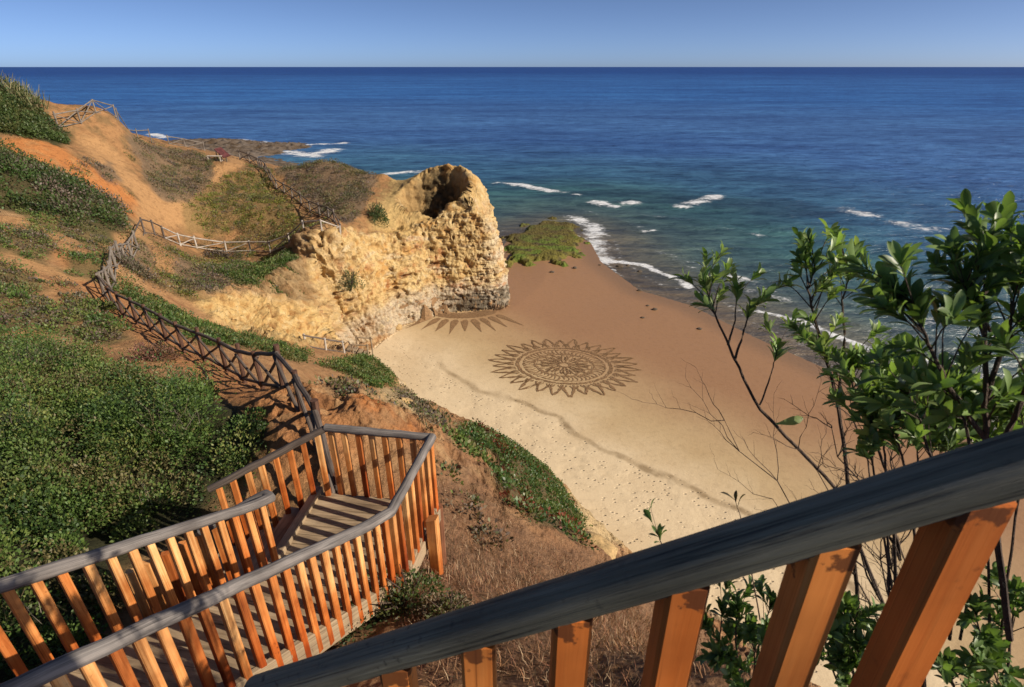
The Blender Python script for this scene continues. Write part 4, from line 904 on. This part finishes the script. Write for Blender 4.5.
rg = 'orange stained railings of the stairs'
rr_ = empty('stair_railing', RB, 'railing with orange balusters along the right edge of landing and lower stair flight', 'railing', rg)
R_path = [BR + up, RB + Vector((0.02, 0.03, 0)) + up, RB + UPA * 0.28 + up - Vector((0, 0, .02)), RB + UPA * 3.9 + up]
handrail(R_path, M_rail, rr_, 0.047, 2)
balusters([BR + up, RB + up], rr_, 0.155, 0.062, 0.055, RH + 0.12, 0.03)
balusters([RB + up, RB + UPA * 3.9 + up], rr_, 0.118, 0.056, 0.052, RH + 0.10, 0.03, seed=5)
rl = empty('stair_railing', LE, 'railing with rounded grey handrail end between the two stair flights', 'railing', rg)
handrail([LE + UPA * 3.9 + up, LE + UPA * 0.5 + up, LE + UPA * 0.12 + up + Vector((0, 0, .0)), LE + up + Vector((0.02, 0.06, -0.01)), LE + up + Vector((-0.05, 0.12, -0.02)), LE + up + Vector((-0.16, 0.08, -0.06)), LE + up + Vector((-.1, 0, 0)) + DNB * 0.35, LE + up + Vector((-.1, 0, 0)) + DNB * 0.5], M_rail, rl, 0.047, 3)
balusters([LE + up, LE + UPA * 3.9 + up], rl, 0.135, 0.056, 0.052, RH + 0.10, 0.03, seed=6)
balusters([LE + up + Vector((-.14, .05, -.05)), LE + up + Vector((-.1, 0, 0)) + DNB * 1.2], rl, 0.16, 0.066, 0.06, RH + 0.10, 0.03, seed=7)
rb = empty('stair_railing', BL, 'railing with orange balusters along the back edge of the landing and descending flight', 'railing', rg)
handrail([BR + up + Vector((0, 0, -.01)), BL + up], M_rail, rb, 0.045, 4)
handrail([BL + up + Vector((0, 0, -.012)), BL + DNB * 1.27 + up], M_fdark, rb, 0.042, 5)
balusters([BL + up, BR + up], rb, 0.157, 0.062, 0.055, RH + 0.12, 0.03, seed=8)
balusters([BL + up, BL + DNB * 1.27 + up], rb, 0.15, 0.064, 0.055, RH + 0.10, 0.03, seed=9, start=0.10)
# stout post beside the landing
pb = at_y(437, 568, 4.5); pz = h1(pb[0], pb[1])
o = MB().bar((pb[0], pb[1], pz - 0.3), (pb[0] - 0.01, pb[1], 15.66), 0.125, 0.10, (1, -0.25, 0), 0.05).build('stout_post', M_orange); tag(o, 'stout orange timber post with slanted top right of the landing', 'post')

# near railing by the viewpoint
fa, fb = Vector(fw(1050, 455, .72)), Vector(fw(400, 649, 1.24)); fd_ = (fb - fa)
fr_ = empty('stair_railing', fb - Vector((0, 0, .95)), 'nearest railing with thick dark handrail and stout orange balusters crossing the lower right', 'railing', rg)
handrail([fa - fd_ * 1.7, fa, fb, fb + fd_ * 0.45], M_darkrail, fr_, 0.0415, 8, wav=0.0008, seg=28)
fx = fd_.copy(); fh = Vector((fx.x, fx.y, 0)).normalized()
def near_bal(px):
    # spot on the rail line below the given picture column
    best = min((abs((lambda q: 512 + F * q.x / (q.y * cp - (q.z - CH) * sp))(fa + fd_ * (k / 400 - 0.6)) - px), k) for k in range(0, 801))[1]
    return fa + fd_ * (best / 400 - 0.6)
for k, px in enumerate((985, 835, 688, 573, 478, 395)):
    q = near_bal(px)
    MB().bar(q - Vector((0, 0, 1.15)), q - Vector((0, 0, 0.03)), 0.072, 0.062, Vector((fh.x * math.cos(R(13)) - fh.y * math.sin(R(13)), fh.x * math.sin(R(13)) + fh.y * math.cos(R(13)), 0)), 0).build('baluster', M_orange_near, fr_)
for k in range(1, 9):   # the railing goes on up the slope beside the viewpoint
    q = fa - fd_ * (0.17 * k + 0.06)
    MB().bar(q - Vector((0, 0, 1.15)), q - Vector((0, 0, 0.03)), 0.072, 0.062, fh, 0).build('baluster', M_orange_near, fr_)
rail_line(fa - fd_ * 1.65, fb + fd_ * 0.4, 1.18, fr_, 'stringer', 0.05, 0.18)

# ------------------------------------------------------------------ rustic fences
def polyline_pts(pts, sp_):
    pts = [Vector(p) for p in pts]; cum = [0]
    for a, b in zip(pts[:-1], pts[1:]): cum.append(cum[-1] + math.hypot(b.x - a.x, b.y - a.y))
    n = max(1, round(cum[-1] / sp_)); res = []
    for i in range(n + 1):
        s_ = cum[-1] * i / n
        for j in range(len(pts) - 1):
            if s_ <= cum[j + 1] + 1e-6:
                t = (s_ - cum[j]) / (cum[j + 1] - cum[j] + 1e-9); res.append(pts[j].lerp(pts[j + 1], t)); break
    return res
def rustic_fence(pts, spacing, h, m_rail, m_post, label, group=None, r=0.05, seed=1, braces=2, bottom=True, name='rustic_fence', top_end=None):
    rnd = random.Random(seed); P = polyline_pts(pts, spacing); root = empty(name, (P[0].x, P[0].y, h1(P[0].x, P[0].y)), label, 'fence', group)
    G = []
    for p in P:
        g = h1(p.x, p.y); G.append(Vector((p.x, p.y, g)))
        ln = Vector((rnd.uniform(-.04, .04), rnd.uniform(-.04, .04), 0)); hh = h * rnd.uniform(0.98, 1.12)
        MB().tube([(p.x, p.y, g - 0.3), Vector((p.x, p.y, g + hh * .5)) + ln * .5, Vector((p.x, p.y, g + hh)) + ln], r * rnd.uniform(1.0, 1.2), 9, True, .08, rnd).build('post', m_post, root)
    tops = [g + Vector((0, 0, h * 0.92)) for g in G]
    if top_end is not None: tops[-1] = Vector(top_end)
    def pole(a, b, rad, nm, sag=0.014):
        m = [a.lerp(b, t) + Vector((rnd.uniform(-sag, sag), rnd.uniform(-sag, sag), rnd.uniform(-sag, sag))) * (1 if 0 < t < 1 else 0.3) for t in (0, .33, .66, 1)]
        MB().tube(m, [rad, rad * .96, rad * .93, rad * .86], 8, True, .08, rnd).build(nm, m_rail, root)
    for i in range(len(G) - 1):
        d = (G[i + 1] - G[i]).normalized() * 0.08; n_ = Vector((-d.y, d.x, 0)).normalized() * r * 0.9
        pole(tops[i] - d, tops[i + 1] + d, r * 0.95, 'top_rail')
        if bottom: pole(G[i] + Vector((0, 0, h * .14)) - d, G[i + 1] + Vector((0, 0, h * .14)) + d, r * 0.75, 'bottom_rail')
        if braces >= 1: pole(G[i] + Vector((0, 0, h * .12)) + n_, tops[i + 1] - Vector((0, 0, .06)) + n_, r * 0.7, 'brace')
        if braces >= 2: pole(G[i + 1] + Vector((0, 0, h * .12)) - n_, tops[i] - Vector((0, 0, .06)) - n_, r * 0.7, 'brace')
    return root
fg = 'rustic pole fences along the headland paths'
def base_line(L): return [at_y(*q) for q in L]
nf_ = base_line([(105,297,21),(125,318,18.8),(150,330,17),(185,352,14.8),(225,370,13),(260,385,10.8),(283,393,9.6)]) + [(-3.54,8.0,14.4),(-2.8,6.7,14.7),(-2.27,5.6,15.0)]
rustic_fence(nf_, 1.55, 0.95, M_fdark, M_pdark, 'dark pole fence with crossed braces along the orange path down to the landing', fg, 0.05, 1)
rustic_fence(base_line([(105,297,21),(115,268,24.5),(126,252,28),(137,245,30)]), 1.5, 1.05, M_fmid, M_fmid, 'short grey pole fence at the bend of the orange path', fg, 0.055, 2)
rustic_fence(base_line([(137,245,30),(165,240,38)]), 3.2, 1.0, M_fdark, M_fdark, 'short dark fence section between the bend and the bleached fence', fg, 0.05, 21, 0)
rustic_fence(base_line([(165,240,38),(190,243,41.5),(240,243,43),(290,248,41.5),(330,249,39.2),(341,240,40.5)]), 2.0, 0.95, M_fgrey, M_fgrey, 'bleached pole fence crossing the middle of the headland', fg, 0.055, 3, 1)
rustic_fence(base_line([(342,238,40.8),(328,222,44.5),(310,212,47),(275,188,53),(265,178,57),(258,166,61),(240,160,63)]), 1.9, 1.0, M_fdark, M_fmid, 'dark pole fence running up the headland to its far rim', fg, 0.055, 4)
rustic_fence(base_line([(66,150,45),(80,146,46),(100,140,48.5),(122,137,51)]), 2.2, 1.15, M_fmid, M_fmid, 'pole fence beside the pale earth mound on the far left hill', fg, 0.055, 5, 2)
rustic_fence(base_line([(124,138,51.5),(138,141,55),(152,143,57)]), 1.8, 1.3, M_fmid, M_fmid, 'thin post fence at the far cliff edge right of the mound', fg, 0.045, 6, 0, False)
rustic_fence(base_line([(170,147,59),(188,146,61),(204,148,62)]), 2.3, 0.9, M_fmid, M_fmid, 'low pole fence on the far skyline before the rocky shore', fg, 0.05, 7, 1)
rustic_fence(base_line([(308,357,27.5),(327,360,28),(346,362,28.6)]), 1.05, 0.85, M_fdark, M_fgrey, 'short fence on the green spur above the beach', fg, 0.055, 8, 0, True)

# small wooden step frame where the beach path ends
b0 = at_y(357, 362, 30.2); bz = h1(b0[0], b0[1])
bs = empty('beach_steps', (b0[0], b0[1], bz), 'small weathered wooden steps with side rails at the end of the beach path', 'steps')
for k in range(4):
    MB().bar((b0[0] - .35 + k * .3, b0[1] - .45, bz + .42 - k * .13), (b0[0] - .35 + k * .3, b0[1] + .45, bz + .42 - k * .13), .28, .05, (1, 0, 0)).build('tread', M_deck, bs)
for s in (-.5, .5):
    MB().bar((b0[0] - .55, b0[1] + s, bz + .38), (b0[0] + .75, b0[1] + s, bz - .15), .05, .18, (0, 1, 0)).build('side_board', M_post, bs)
    MB().tube([(b0[0] - .05, b0[1] + s, bz + .95), (b0[0] + 1.0, b0[1] + s, bz + .88)], .045, 8).build('handrail', M_deck, bs)
    for dx in (0.0, .9): MB().tube([(b0[0] + dx, b0[1] + s, bz - .3), (b0[0] + dx, b0[1] + s, bz + .98)], .05, 8).build('post', M_deck, bs)
# bench and slanted board on the headland
q = at_y(217, 165, 55.5); qz = h1(q[0], q[1])
be = empty('wooden_bench', (q[0], q[1], qz), 'pale wooden bench beside the maroon board on the headland', 'bench')
MB().bar((q[0] - .75, q[1], qz + .5), (q[0] + .65, q[1], qz + .5), .42, .06, (0, 1, 0)).build('seat', M_pale, be)
for dx in (-.65, .5):
    for dy in (-.15, .15): MB().bar((q[0] + dx, q[1] + dy, qz - .1), (q[0] + dx, q[1] + dy, qz + .48), .09, .09, (1, 0, 0)).build('leg', M_pale, be)
q = at_y(222.5, 165, 56); qz = h1(q[0], q[1])
ib = empty('slanted_board', (q[0], q[1], qz), 'maroon slanted board on short legs at the edge of the headland', 'board')
MB().bar((q[0] - .3, q[1] + .35, qz + 1.15), (q[0] + .75, q[1] - .25, qz + .45), .75, .07, (.3, .9, .3)).build('panel', M_maroon, ib)
for dx, dy, hh in ((-.2, .25, 1.0), (.55, -.1, .5), (-.3, -.1, .9)): MB().bar((q[0] + dx, q[1] + dy, qz - .1), (q[0] + dx, q[1] + dy, qz + hh), .08, .08, (1, 0, 0)).build('leg', M_fdark, ib)

# ------------------------------------------------------------------ single shrubs
def shrub(name, px, py, Y, rad, hgt, leaf, pal, label, n=6, per=260, seed=1, twigs=5, mt=None, grp=None):
    rng = np.random.default_rng(seed); c = at_y(px, py, Y) if Y else hit(px, py); g = h1(c[0], c[1]) if Y else c[2] - hgt * 0.4
    if not Y: c = (c[0] + 0.45, c[1] - 0.95, c[2])
    root = empty(name, (c[0], c[1], g), label, 'shrub', grp)
    C = np.array(c[:2]) + rng.normal(size=(n, 2)) * rad * 0.38; C[0] = c[:2]
    me = cushion(name, C, rad * (0.5 + 0.25 * rng.random(n)), hgt * (0.75 + 0.3 * rng.random(n)), per, leaf, pal, rng, None, ground=None if Y else np.full(n, g))
    link('foliage', me, mt or M_leaf, root)
    mb = MB(); rnd = random.Random(seed)
    for k in range(twigs):
        a = rnd.uniform(0, 6.28); e = Vector((c[0] + math.cos(a) * rad * .6, c[1] + math.sin(a) * rad * .6, g + hgt * rnd.uniform(.7, 1.05)))
        mb.tube([(c[0], c[1], g - .1), Vector((c[0], c[1], g)).lerp(e, .5) + Vector((rnd.uniform(-.1, .1), 0, .05)), e], [.035 * hgt, .022 * hgt, .008 * hgt], 5)
    mb.build('stem', M_twig, root); return root
shrub('rounded_shrub', 376, 214, 45.8, 1.0, 1.6, 0.11, G_dark[:3] + [(0.075, 0.095, 0.055)], 'dark rounded bush on the rim left of the rock hollow', 5, 320, 31)
shrub('hanging_shrub', 348, 284, None, 0.75, 1.7, 0.10, G_dark[1:] + [(0.07, 0.08, 0.045)], 'dark green bush clinging to the yellow cliff face', 5, 240, 32)
shrub('dry_shrub', 133, 262, 26.0, 1.0, 0.75, 0.10, G_grey, 'brown dry mound of scrub beside the grey fence bend', 6, 240, 33, 8)
shrub('dry_shrub', 212, 246, 41.5, 1.3, 0.55, 0.11, [(0.09, 0.07, 0.055), (0.13, 0.10, 0.075)], 'flat brown mound of scrub below the bleached fence', 6, 200, 34, 6)
shrub('dry_shrub', 158, 362, 12.6, 0.5, 0.5, 0.05, [(0.22, 0.10, 0.075), (0.17, 0.09, 0.06), (0.11, 0.10, 0.035)], 'reddish dry bush leaning over the orange path', 6, 260, 35, 14)
shrub('dry_shrub', 106, 306, 19.5, 0.6, 0.4, 0.07, G_mid + G_grey[:2], 'small grey green bush at the foot of the fence bend', 5, 200, 36, 4)
shrub('shaded_shrub', 402, 600, 3.6, 0.42, 0.42, 0.035, G_dark + G_grey[1:2], 'dark low bush in the shade under the landing edge', 6, 420, 37, 6)
shrub('shaded_shrub', 448, 618, 3.3, 0.3, 0.3, 0.032, G_dark + G_grey[1:3], 'smaller straggly dark bush right of the landing supports', 5, 300, 38, 6)
# reeds on the hilltop
def reed_clump():
    rng = np.random.default_rng(41); c = at_y(24, 102, 46); n = 220
    P = np.array([c[0], c[1]]) + np.clip(rng.normal(size=(n, 2)), -1.7, 1.7) * np.array([.8, .5]); z = Hat(P[:, 0], P[:, 1])
    up_ = np.c_[rng.normal(size=(n, 2)) * .3, np.ones(n)]; ax = rng.normal(size=(n, 3)); ax[:, 2] = 0
    V, Q = inst(BLADE_V, BLADE_Q, np.c_[P, z], ax, 0.6 + 0.8 * rng.random(n), rng, side=up_)
    c_ = np.array([(0.22, 0.20, 0.10), (0.30, 0.26, 0.15), (0.15, 0.16, 0.07)])[rng.integers(0, 3, n)]
    return tag(link('reed_clump', np_mesh('reed_clump', V, Q, np.repeat(c_, 6, 0), smooth=False), M_dry), 'tall pale reeds on the far left hilltop', 'reeds')
reed_clump()

# ------------------------------------------------------------------ leafy shrub beside the viewpoint
LV = []; LQ = []
for i, (x, wd, zz) in enumerate(((0, .03, 0), (.12, .045, .015), (.35, .115, .05), (.58, .165, .06), (.8, .14, .035), (.94, .065, -.01), (1.0, .008, -.04))):
    LV += [(x, -wd, zz + wd * .22), (x, 0, zz - .012), (x, wd, zz + wd * .22)]
    if i:
        b = 3 * (i - 1); LQ += [(b, b + 1, b + 4, b + 3), (b + 1, b + 2, b + 5, b + 4)]
LV = np.array(LV); LQ = np.array(LQ)
def leafy_shrub(label, stems, leaf, seed, pal, group='leafy shrubs beside the viewpoint', extra=(), rosette=13, bare=0.35, twig=7, droop=0.0, dense=1.7):
    """stems: list of (points, radius); leaves gather towards the ends of stems and side twigs"""
    rng = np.random.default_rng(seed); rnd = random.Random(seed)
    base = Vector(stems[0][0][0]); root = empty('leafy_shrub', base, label, 'shrub', group)
    LP, LD, LN, LS = [], [], [], []
    tw = MB()
    def rosette_at(p, d, n, s):
        d = d.normalized()
        for k in range(n):
            a = k * 2.4 + rnd.uniform(-.3, .3); q = d.orthogonal().normalized(); q.rotate(Matrix.Rotation(a, 3, d))
            fwd_ = rnd.uniform(.55, 1.7); dd = (q + d * fwd_ + Vector((0, 0, .15 - droop))).normalized()
            back = rnd.uniform(0, .9) * s
            LP.append(tuple(p - d * back)); LD.append(tuple(dd)); LN.append(tuple(d + Vector((0, 0, .4)) - q * .2)); LS.append(s * rnd.uniform(.6, 1.1))
    for pts, r in stems:
        r *= 0.62; pts = [Vector(p) for p in pts]; m = []
        for a, b in zip(pts[:-1], pts[1:]):
            for i in range(6): m.append(a.lerp(b, i / 6) + Vector((rnd.uniform(-1, 1), rnd.uniform(-1, 1), rnd.uniform(-1, 1))) * r * 0.35)
        m.append(pts[-1]); n = len(m)
        MB().tube(m, [r * (1 - .75 * i / n) for i in range(n)], 7, True, .1, rnd).build('stem', M_twig, root)
        rosette_at(m[-1], m[-1] - m[-4], rosette + 3, leaf)
        for i in range(int(n * bare), n - 1):
            for _ in range(int(twig / 10 * dense * (0.5 + i / n) + rnd.random())):
                d = (m[i + 1] - m[i]).normalized(); q = d.orthogonal().normalized(); q.rotate(Matrix.Rotation(rnd.uniform(0, 6.28), 3, d))
                ln = leaf * rnd.uniform(.9, 2.4); e = m[i] + (q * .8 + d * .8 + Vector((0, 0, .35))).normalized() * ln
                mid = m[i].lerp(e, .5) + d * leaf * .15
                tw.tube([m[i], mid, e], [r * .3, r * .22, r * .12], 5); rosette_at(e, e - mid, rnd.randint(rosette - 4, rosette), leaf * rnd.uniform(.7, 1))
    if tw.v: tw.build('twig', M_twig, root)
    for p_, d_, s_ in extra: LP.append(tuple(p_)); LD.append(tuple(d_)); LN.append((0.1, -0.8, 0.5)); LS.append(s_)
    P = np.array(LP); V, Q = inst(LV, LQ, P, np.array(LD), np.array(LS), rng, side=np.array(LN))
    pal = np.array(pal); c = pal[rng.integers(0, len(pal), len(P))] * (0.75 + .5 * rng.random(len(P)))[:, None]
    link('foliage', np_mesh('foliage', V, Q, np.repeat(c, len(LV), 0)), M_gloss, root); return root
G_leaf = [(0.17, 0.26, 0.08), (0.20, 0.30, 0.095), (0.13, 0.215, 0.065), (0.25, 0.32, 0.13)]
G_leafd = [(0.085, 0.15, 0.045), (0.12, 0.195, 0.06), (0.15, 0.23, 0.08)]
A = fw(845, 500, 1.75)
leafy_shrub('slender leaning shrub with long bare stem, leftmost of those rising above the near railing', [([fw(905, 660, 2.0), fw(835, 487, 1.8), fw(760, 410, 1.75), fw(728, 345, 1.72), fw(715, 315, 1.7), fw(703, 280, 1.68)], .011),
    ([fw(735, 360, 1.73), fw(744, 330, 1.70), fw(752, 305, 1.68)], .007), ([fw(728, 345, 1.73), fw(735, 320, 1.74), fw(737, 288, 1.75)], .006), ([fw(760, 405, 1.75), fw(772, 372, 1.7), fw(778, 345, 1.7)], .005)], .06, 51, G_leaf, bare=.78, twig=5, extra=[(fw(776, 424, 1.74), (1.0, 0.0, .28), .085)])
leafy_shrub('upright shrub with bright leafy head, between the leaning stem and the big dark shrub', [([fw(860, 640, 1.9), fw(847, 470, 1.7), fw(838, 400, 1.66), fw(815, 320, 1.62), fw(808, 290, 1.6), fw(816, 262, 1.6)], .011),
    ([fw(838, 400, 1.66), fw(845, 340, 1.6), fw(842, 300, 1.58), fw(852, 268, 1.56)], .008), ([fw(842, 430, 1.68), fw(830, 370, 1.62), fw(822, 350, 1.6)], .006),
    ([fw(900, 640, 1.8), fw(890, 480, 1.6), fw(855, 395, 1.56), fw(848, 360, 1.55)], .009), ([fw(870, 430, 1.58), fw(885, 400, 1.56), fw(880, 375, 1.55)], .006)], .056, 52, G_leaf, bare=.55, twig=6)
leafy_shrub('big dark leafy shrub at the right edge above the near railing', [([fw(1010, 640, 1.3), fw(985, 450, 1.15), fw(985, 360, 1.1), fw(985, 295, 1.08), fw(990, 248, 1.06)], .012),
    ([fw(985, 440, 1.15), fw(945, 380, 1.08), fw(925, 335, 1.05), fw(912, 300, 1.05)], .009), ([fw(985, 400, 1.13), fw(1010, 330, 1.05), fw(1018, 275, 1.02)], .009), ([fw(1000, 450, 1.15), fw(1030, 380, 1.05), fw(1040, 300, 1.0), fw(1045, 262, 1.0)], .01),
    ([fw(960, 600, 1.4), fw(935, 470, 1.3), fw(920, 420, 1.28), fw(905, 385, 1.25)], .008), ([fw(975, 480, 1.2), fw(965, 420, 1.15), fw(950, 390, 1.12)], .007), ([fw(990, 330, 1.1), fw(970, 300, 1.05), fw(962, 280, 1.05)], .006)], .064, 53, G_leafd + G_leaf[:2], bare=.35, twig=7)
leafy_shrub('light green leafy shrub filling the gap low between bright shrub and big dark shrub', [([fw(930, 640, 1.6), fw(905, 470, 1.45), fw(895, 430, 1.42), fw(890, 405, 1.4)], .007), ([fw(940, 640, 1.6), fw(935, 480, 1.45), fw(930, 440, 1.42), fw(938, 415, 1.4)], .007), ([fw(950, 640, 1.55), fw(965, 470, 1.4), fw(975, 425, 1.36), fw(970, 405, 1.35)], .007), ([fw(900, 640, 1.6), fw(875, 480, 1.5), fw(868, 440, 1.48), fw(872, 420, 1.47)], .006), ([fw(960, 640, 1.5), fw(995, 460, 1.4), fw(1005, 420, 1.36)], .006), ([fw(1000, 640, 1.5), fw(1025, 450, 1.35), fw(1020, 400, 1.3)], .006), ([fw(990, 640, 1.5), fw(985, 440, 1.4), fw(985, 395, 1.35)], .006), ([fw(910, 640, 1.6), fw(918, 460, 1.5), fw(916, 425, 1.48)], .006), ([fw(890, 640, 1.6), fw(885, 455, 1.5), fw(880, 420, 1.48), fw(872, 395, 1.47)], .006)], .06, 59, G_leaf, bare=.45, twig=8)
leafy_shrub('low bushy shrub seen between the balusters right of the dry grass', [([fw(745, 720, 2.2), fw(735, 640, 2.0), fw(738, 605, 1.95)], .008), ([fw(745, 720, 2.2), fw(760, 640, 2.05), fw(772, 600, 2.0)], .008), ([fw(740, 700, 2.1), fw(720, 640, 2.05), fw(722, 605, 2.0)], .007), ([fw(750, 720, 2.2), fw(755, 670, 2.0), fw(752, 630, 1.95)], .007), ([fw(730, 700, 2.1), fw(735, 672, 2.0), fw(730, 655, 1.95)], .006)], .062, 54, G_leafd, bare=.3, twig=7)
leafy_shrub('low bushy shrub below the bare twigs, between the two largest balusters', [([fw(860, 720, 1.9), fw(850, 650, 1.75), fw(845, 605, 1.7)], .008), ([fw(860, 720, 1.9), fw(880, 660, 1.75), fw(890, 615, 1.7)], .008), ([fw(850, 720, 1.9), fw(830, 660, 1.8), fw(822, 630, 1.75)], .007), ([fw(880, 720, 1.9), fw(860, 680, 1.7), fw(858, 640, 1.65)], .007), ([fw(850, 720, 1.9), fw(845, 690, 1.75), fw(842, 665, 1.7)], .006)], .06, 55, G_leafd + G_leaf[:2], bare=.3, twig=7)
leafy_shrub('dark shrub with straggling twigs in the lower right corner', [([fw(1000, 740, 1.6), fw(985, 660, 1.5), fw(975, 610, 1.45)], .008), ([fw(1000, 740, 1.6), fw(1010, 640, 1.5), fw(1015, 590, 1.45)], .008), ([fw(990, 740, 1.6), fw(955, 690, 1.5), fw(945, 660, 1.45)], .007), ([fw(1010, 740, 1.6), fw(1000, 690, 1.5), fw(990, 660, 1.45)], .006)], .055, 56, G_leafd, bare=.3, twig=6)
leafy_shrub('single sprig of rounded leaves just over the near handrail, left of the other shrubs', [([fw(668, 640, 1.5), fw(662, 545, 1.45), fw(656, 530, 1.44)], .004)], .045, 57, G_leafd, rosette=3, bare=.8, twig=2)
leafy_shrub('tiny dry sprig with two curled leaves above the middle of the near handrail', [([fw(760, 620, 1.6), fw(742, 522, 1.55), fw(735, 500, 1.54)], .0035)], .05, 58, [(0.05, 0.04, 0.02), (0.06, 0.05, 0.025)], rosette=0, bare=.95, twig=0)
# bare twigs behind the near railing
def bare_bush(label, base, tips, r, seed):
    rnd = random.Random(seed); root = empty('bare_twigs', base, label, 'twigs', None); mb = MB()
    def grow(a, b, rad, lev):
        a, b = Vector(a), Vector(b); L = (b - a).length; m = [a]
        for i in range(1, 7): m.append(a.lerp(b, i / 6) + Vector((rnd.uniform(-1, 1), rnd.uniform(-1, 1), rnd.uniform(-1, 1))) * L * .035)
        mb.tube(m, [rad * (1 - .75 * i / 6) for i in range(7)], 5)
        if lev:
            for i in range(2, 7):
                for s in range(2 if lev > 1 else 1):
                    d = (b - a).normalized(); q = d.orthogonal().normalized(); q.rotate(Matrix.Rotation(rnd.uniform(0, 6.28), 3, d))
                    grow(m[i], m[i] + (d * .9 + q * .8 + Vector((0, 0, .2))).normalized() * L * rnd.uniform(.16, .34), rad * .42, lev - 1)
    for t_ in tips: grow(base, t_, r, 2)
    mb.build('branches', M_twig, root); return root
bare_bush('bare dark twigs in front of the sand between the two largest balusters', fw(925, 690, 1.9), [fw(865, 535, 1.75), fw(880, 500, 1.7), fw(905, 520, 1.75), fw(840, 560, 1.8), fw(930, 480, 1.7)], .0055, 61)
bare_bush('thin bare branches reaching left over the sand above the near handrail', fw(880, 600, 1.9), [fw(718, 420, 1.8), fw(792, 440, 1.75)], .0036, 62)
bare_bush('small tangle of fine twigs under the bright leafy shrub', fw(900, 560, 1.7), [fw(850, 400, 1.6), fw(825, 430, 1.6), fw(890, 440, 1.6)], .0045, 63)

# ------------------------------------------------------------------ stones
def stone(px, py, Y, r, label, seed, grp, material=None, name='beach_stone', sink=.25, flat=.6):
    rng = np.random.default_rng(seed); c = at_z(px, py, 0.4) if Y is None else at_y(px, py, Y); g = max(h1(c[0], c[1]), -.05)
    n = 14; th = np.linspace(0, 2 * np.pi, n, endpoint=False); ph = np.linspace(0.12, np.pi - .12, 9)
    T, PH = np.meshgrid(th, ph); D = np.stack([np.sin(PH) * np.cos(T), np.sin(PH) * np.sin(T), np.cos(PH)], 2).reshape(-1, 3)
    rad = r * (1 + .45 * fbm(D * 1.6 + seed * 7.1, 3)); sc_ = np.array([1 + rng.random() * .5, .8 + rng.random() * .4, flat * (.8 + .4 * rng.random())])
    V = D * rad[:, None] * sc_ + np.array([c[0], c[1], g + r * flat * (1 - 2 * sink) * .8])
    Q = np.array([(j * n + i, (j + 1) * n + i, (j + 1) * n + (i + 1) % n, j * n + (i + 1) % n) for j in range(8) for i in range(n)])
    o = link(name, np_mesh(name, V, Q), material or M_stone); return tag(o, label, 'stone', grp)
SP = [(620,375/375*263,.45),(628,262,.3),(640,268,.32),(560,269,.4),(575,266,.35),(552,271,.3),(655,307,.35),(668,310,.25),(643,316,.22),(615,276,.22),(700,326,.25),(690,341,.2),(640,287,.3),(632,280,.2),(648,303,.2),(545,268,.35),(600,262,.2),(666,337,.18)]
for k, (px, py, r_) in enumerate((q[0], q[1], q[2] * .62) for q in SP[::2] + SP[1:6:4]): stone(px, py, None, r_, 'small dark stone lying on wet sand near the waterline', 100 + k, 'dark stones on the wet sand')
M_block = make_plain('ochre_block', (0.45, 0.30, 0.13))
for k, (px, py, Y, r_, lb) in enumerate([(505,470,11.9,.12,'small pale stone among the ice plants'),(590,552,10.2,.5,'large flat ochre boulder at the crest edge above the near handrail'),(396,312,41.4,.4,'pale fallen block at the foot of the yellow cliff'),(355,388,19.8,.35,'ochre block beside the green spur'),
        (372,396,17.5,.45,'orange block on the eroded slope behind the landing'),(402,420,11.5,.3,'reddish block in the eroded slope behind the landing corner'),(322,254,38.6,.35,'pale block perched at the cliff edge under the fence')]):
    stone(px, py, Y, r_, lb, 140 + k, None, M_block, 'fallen_block', .3, .7)
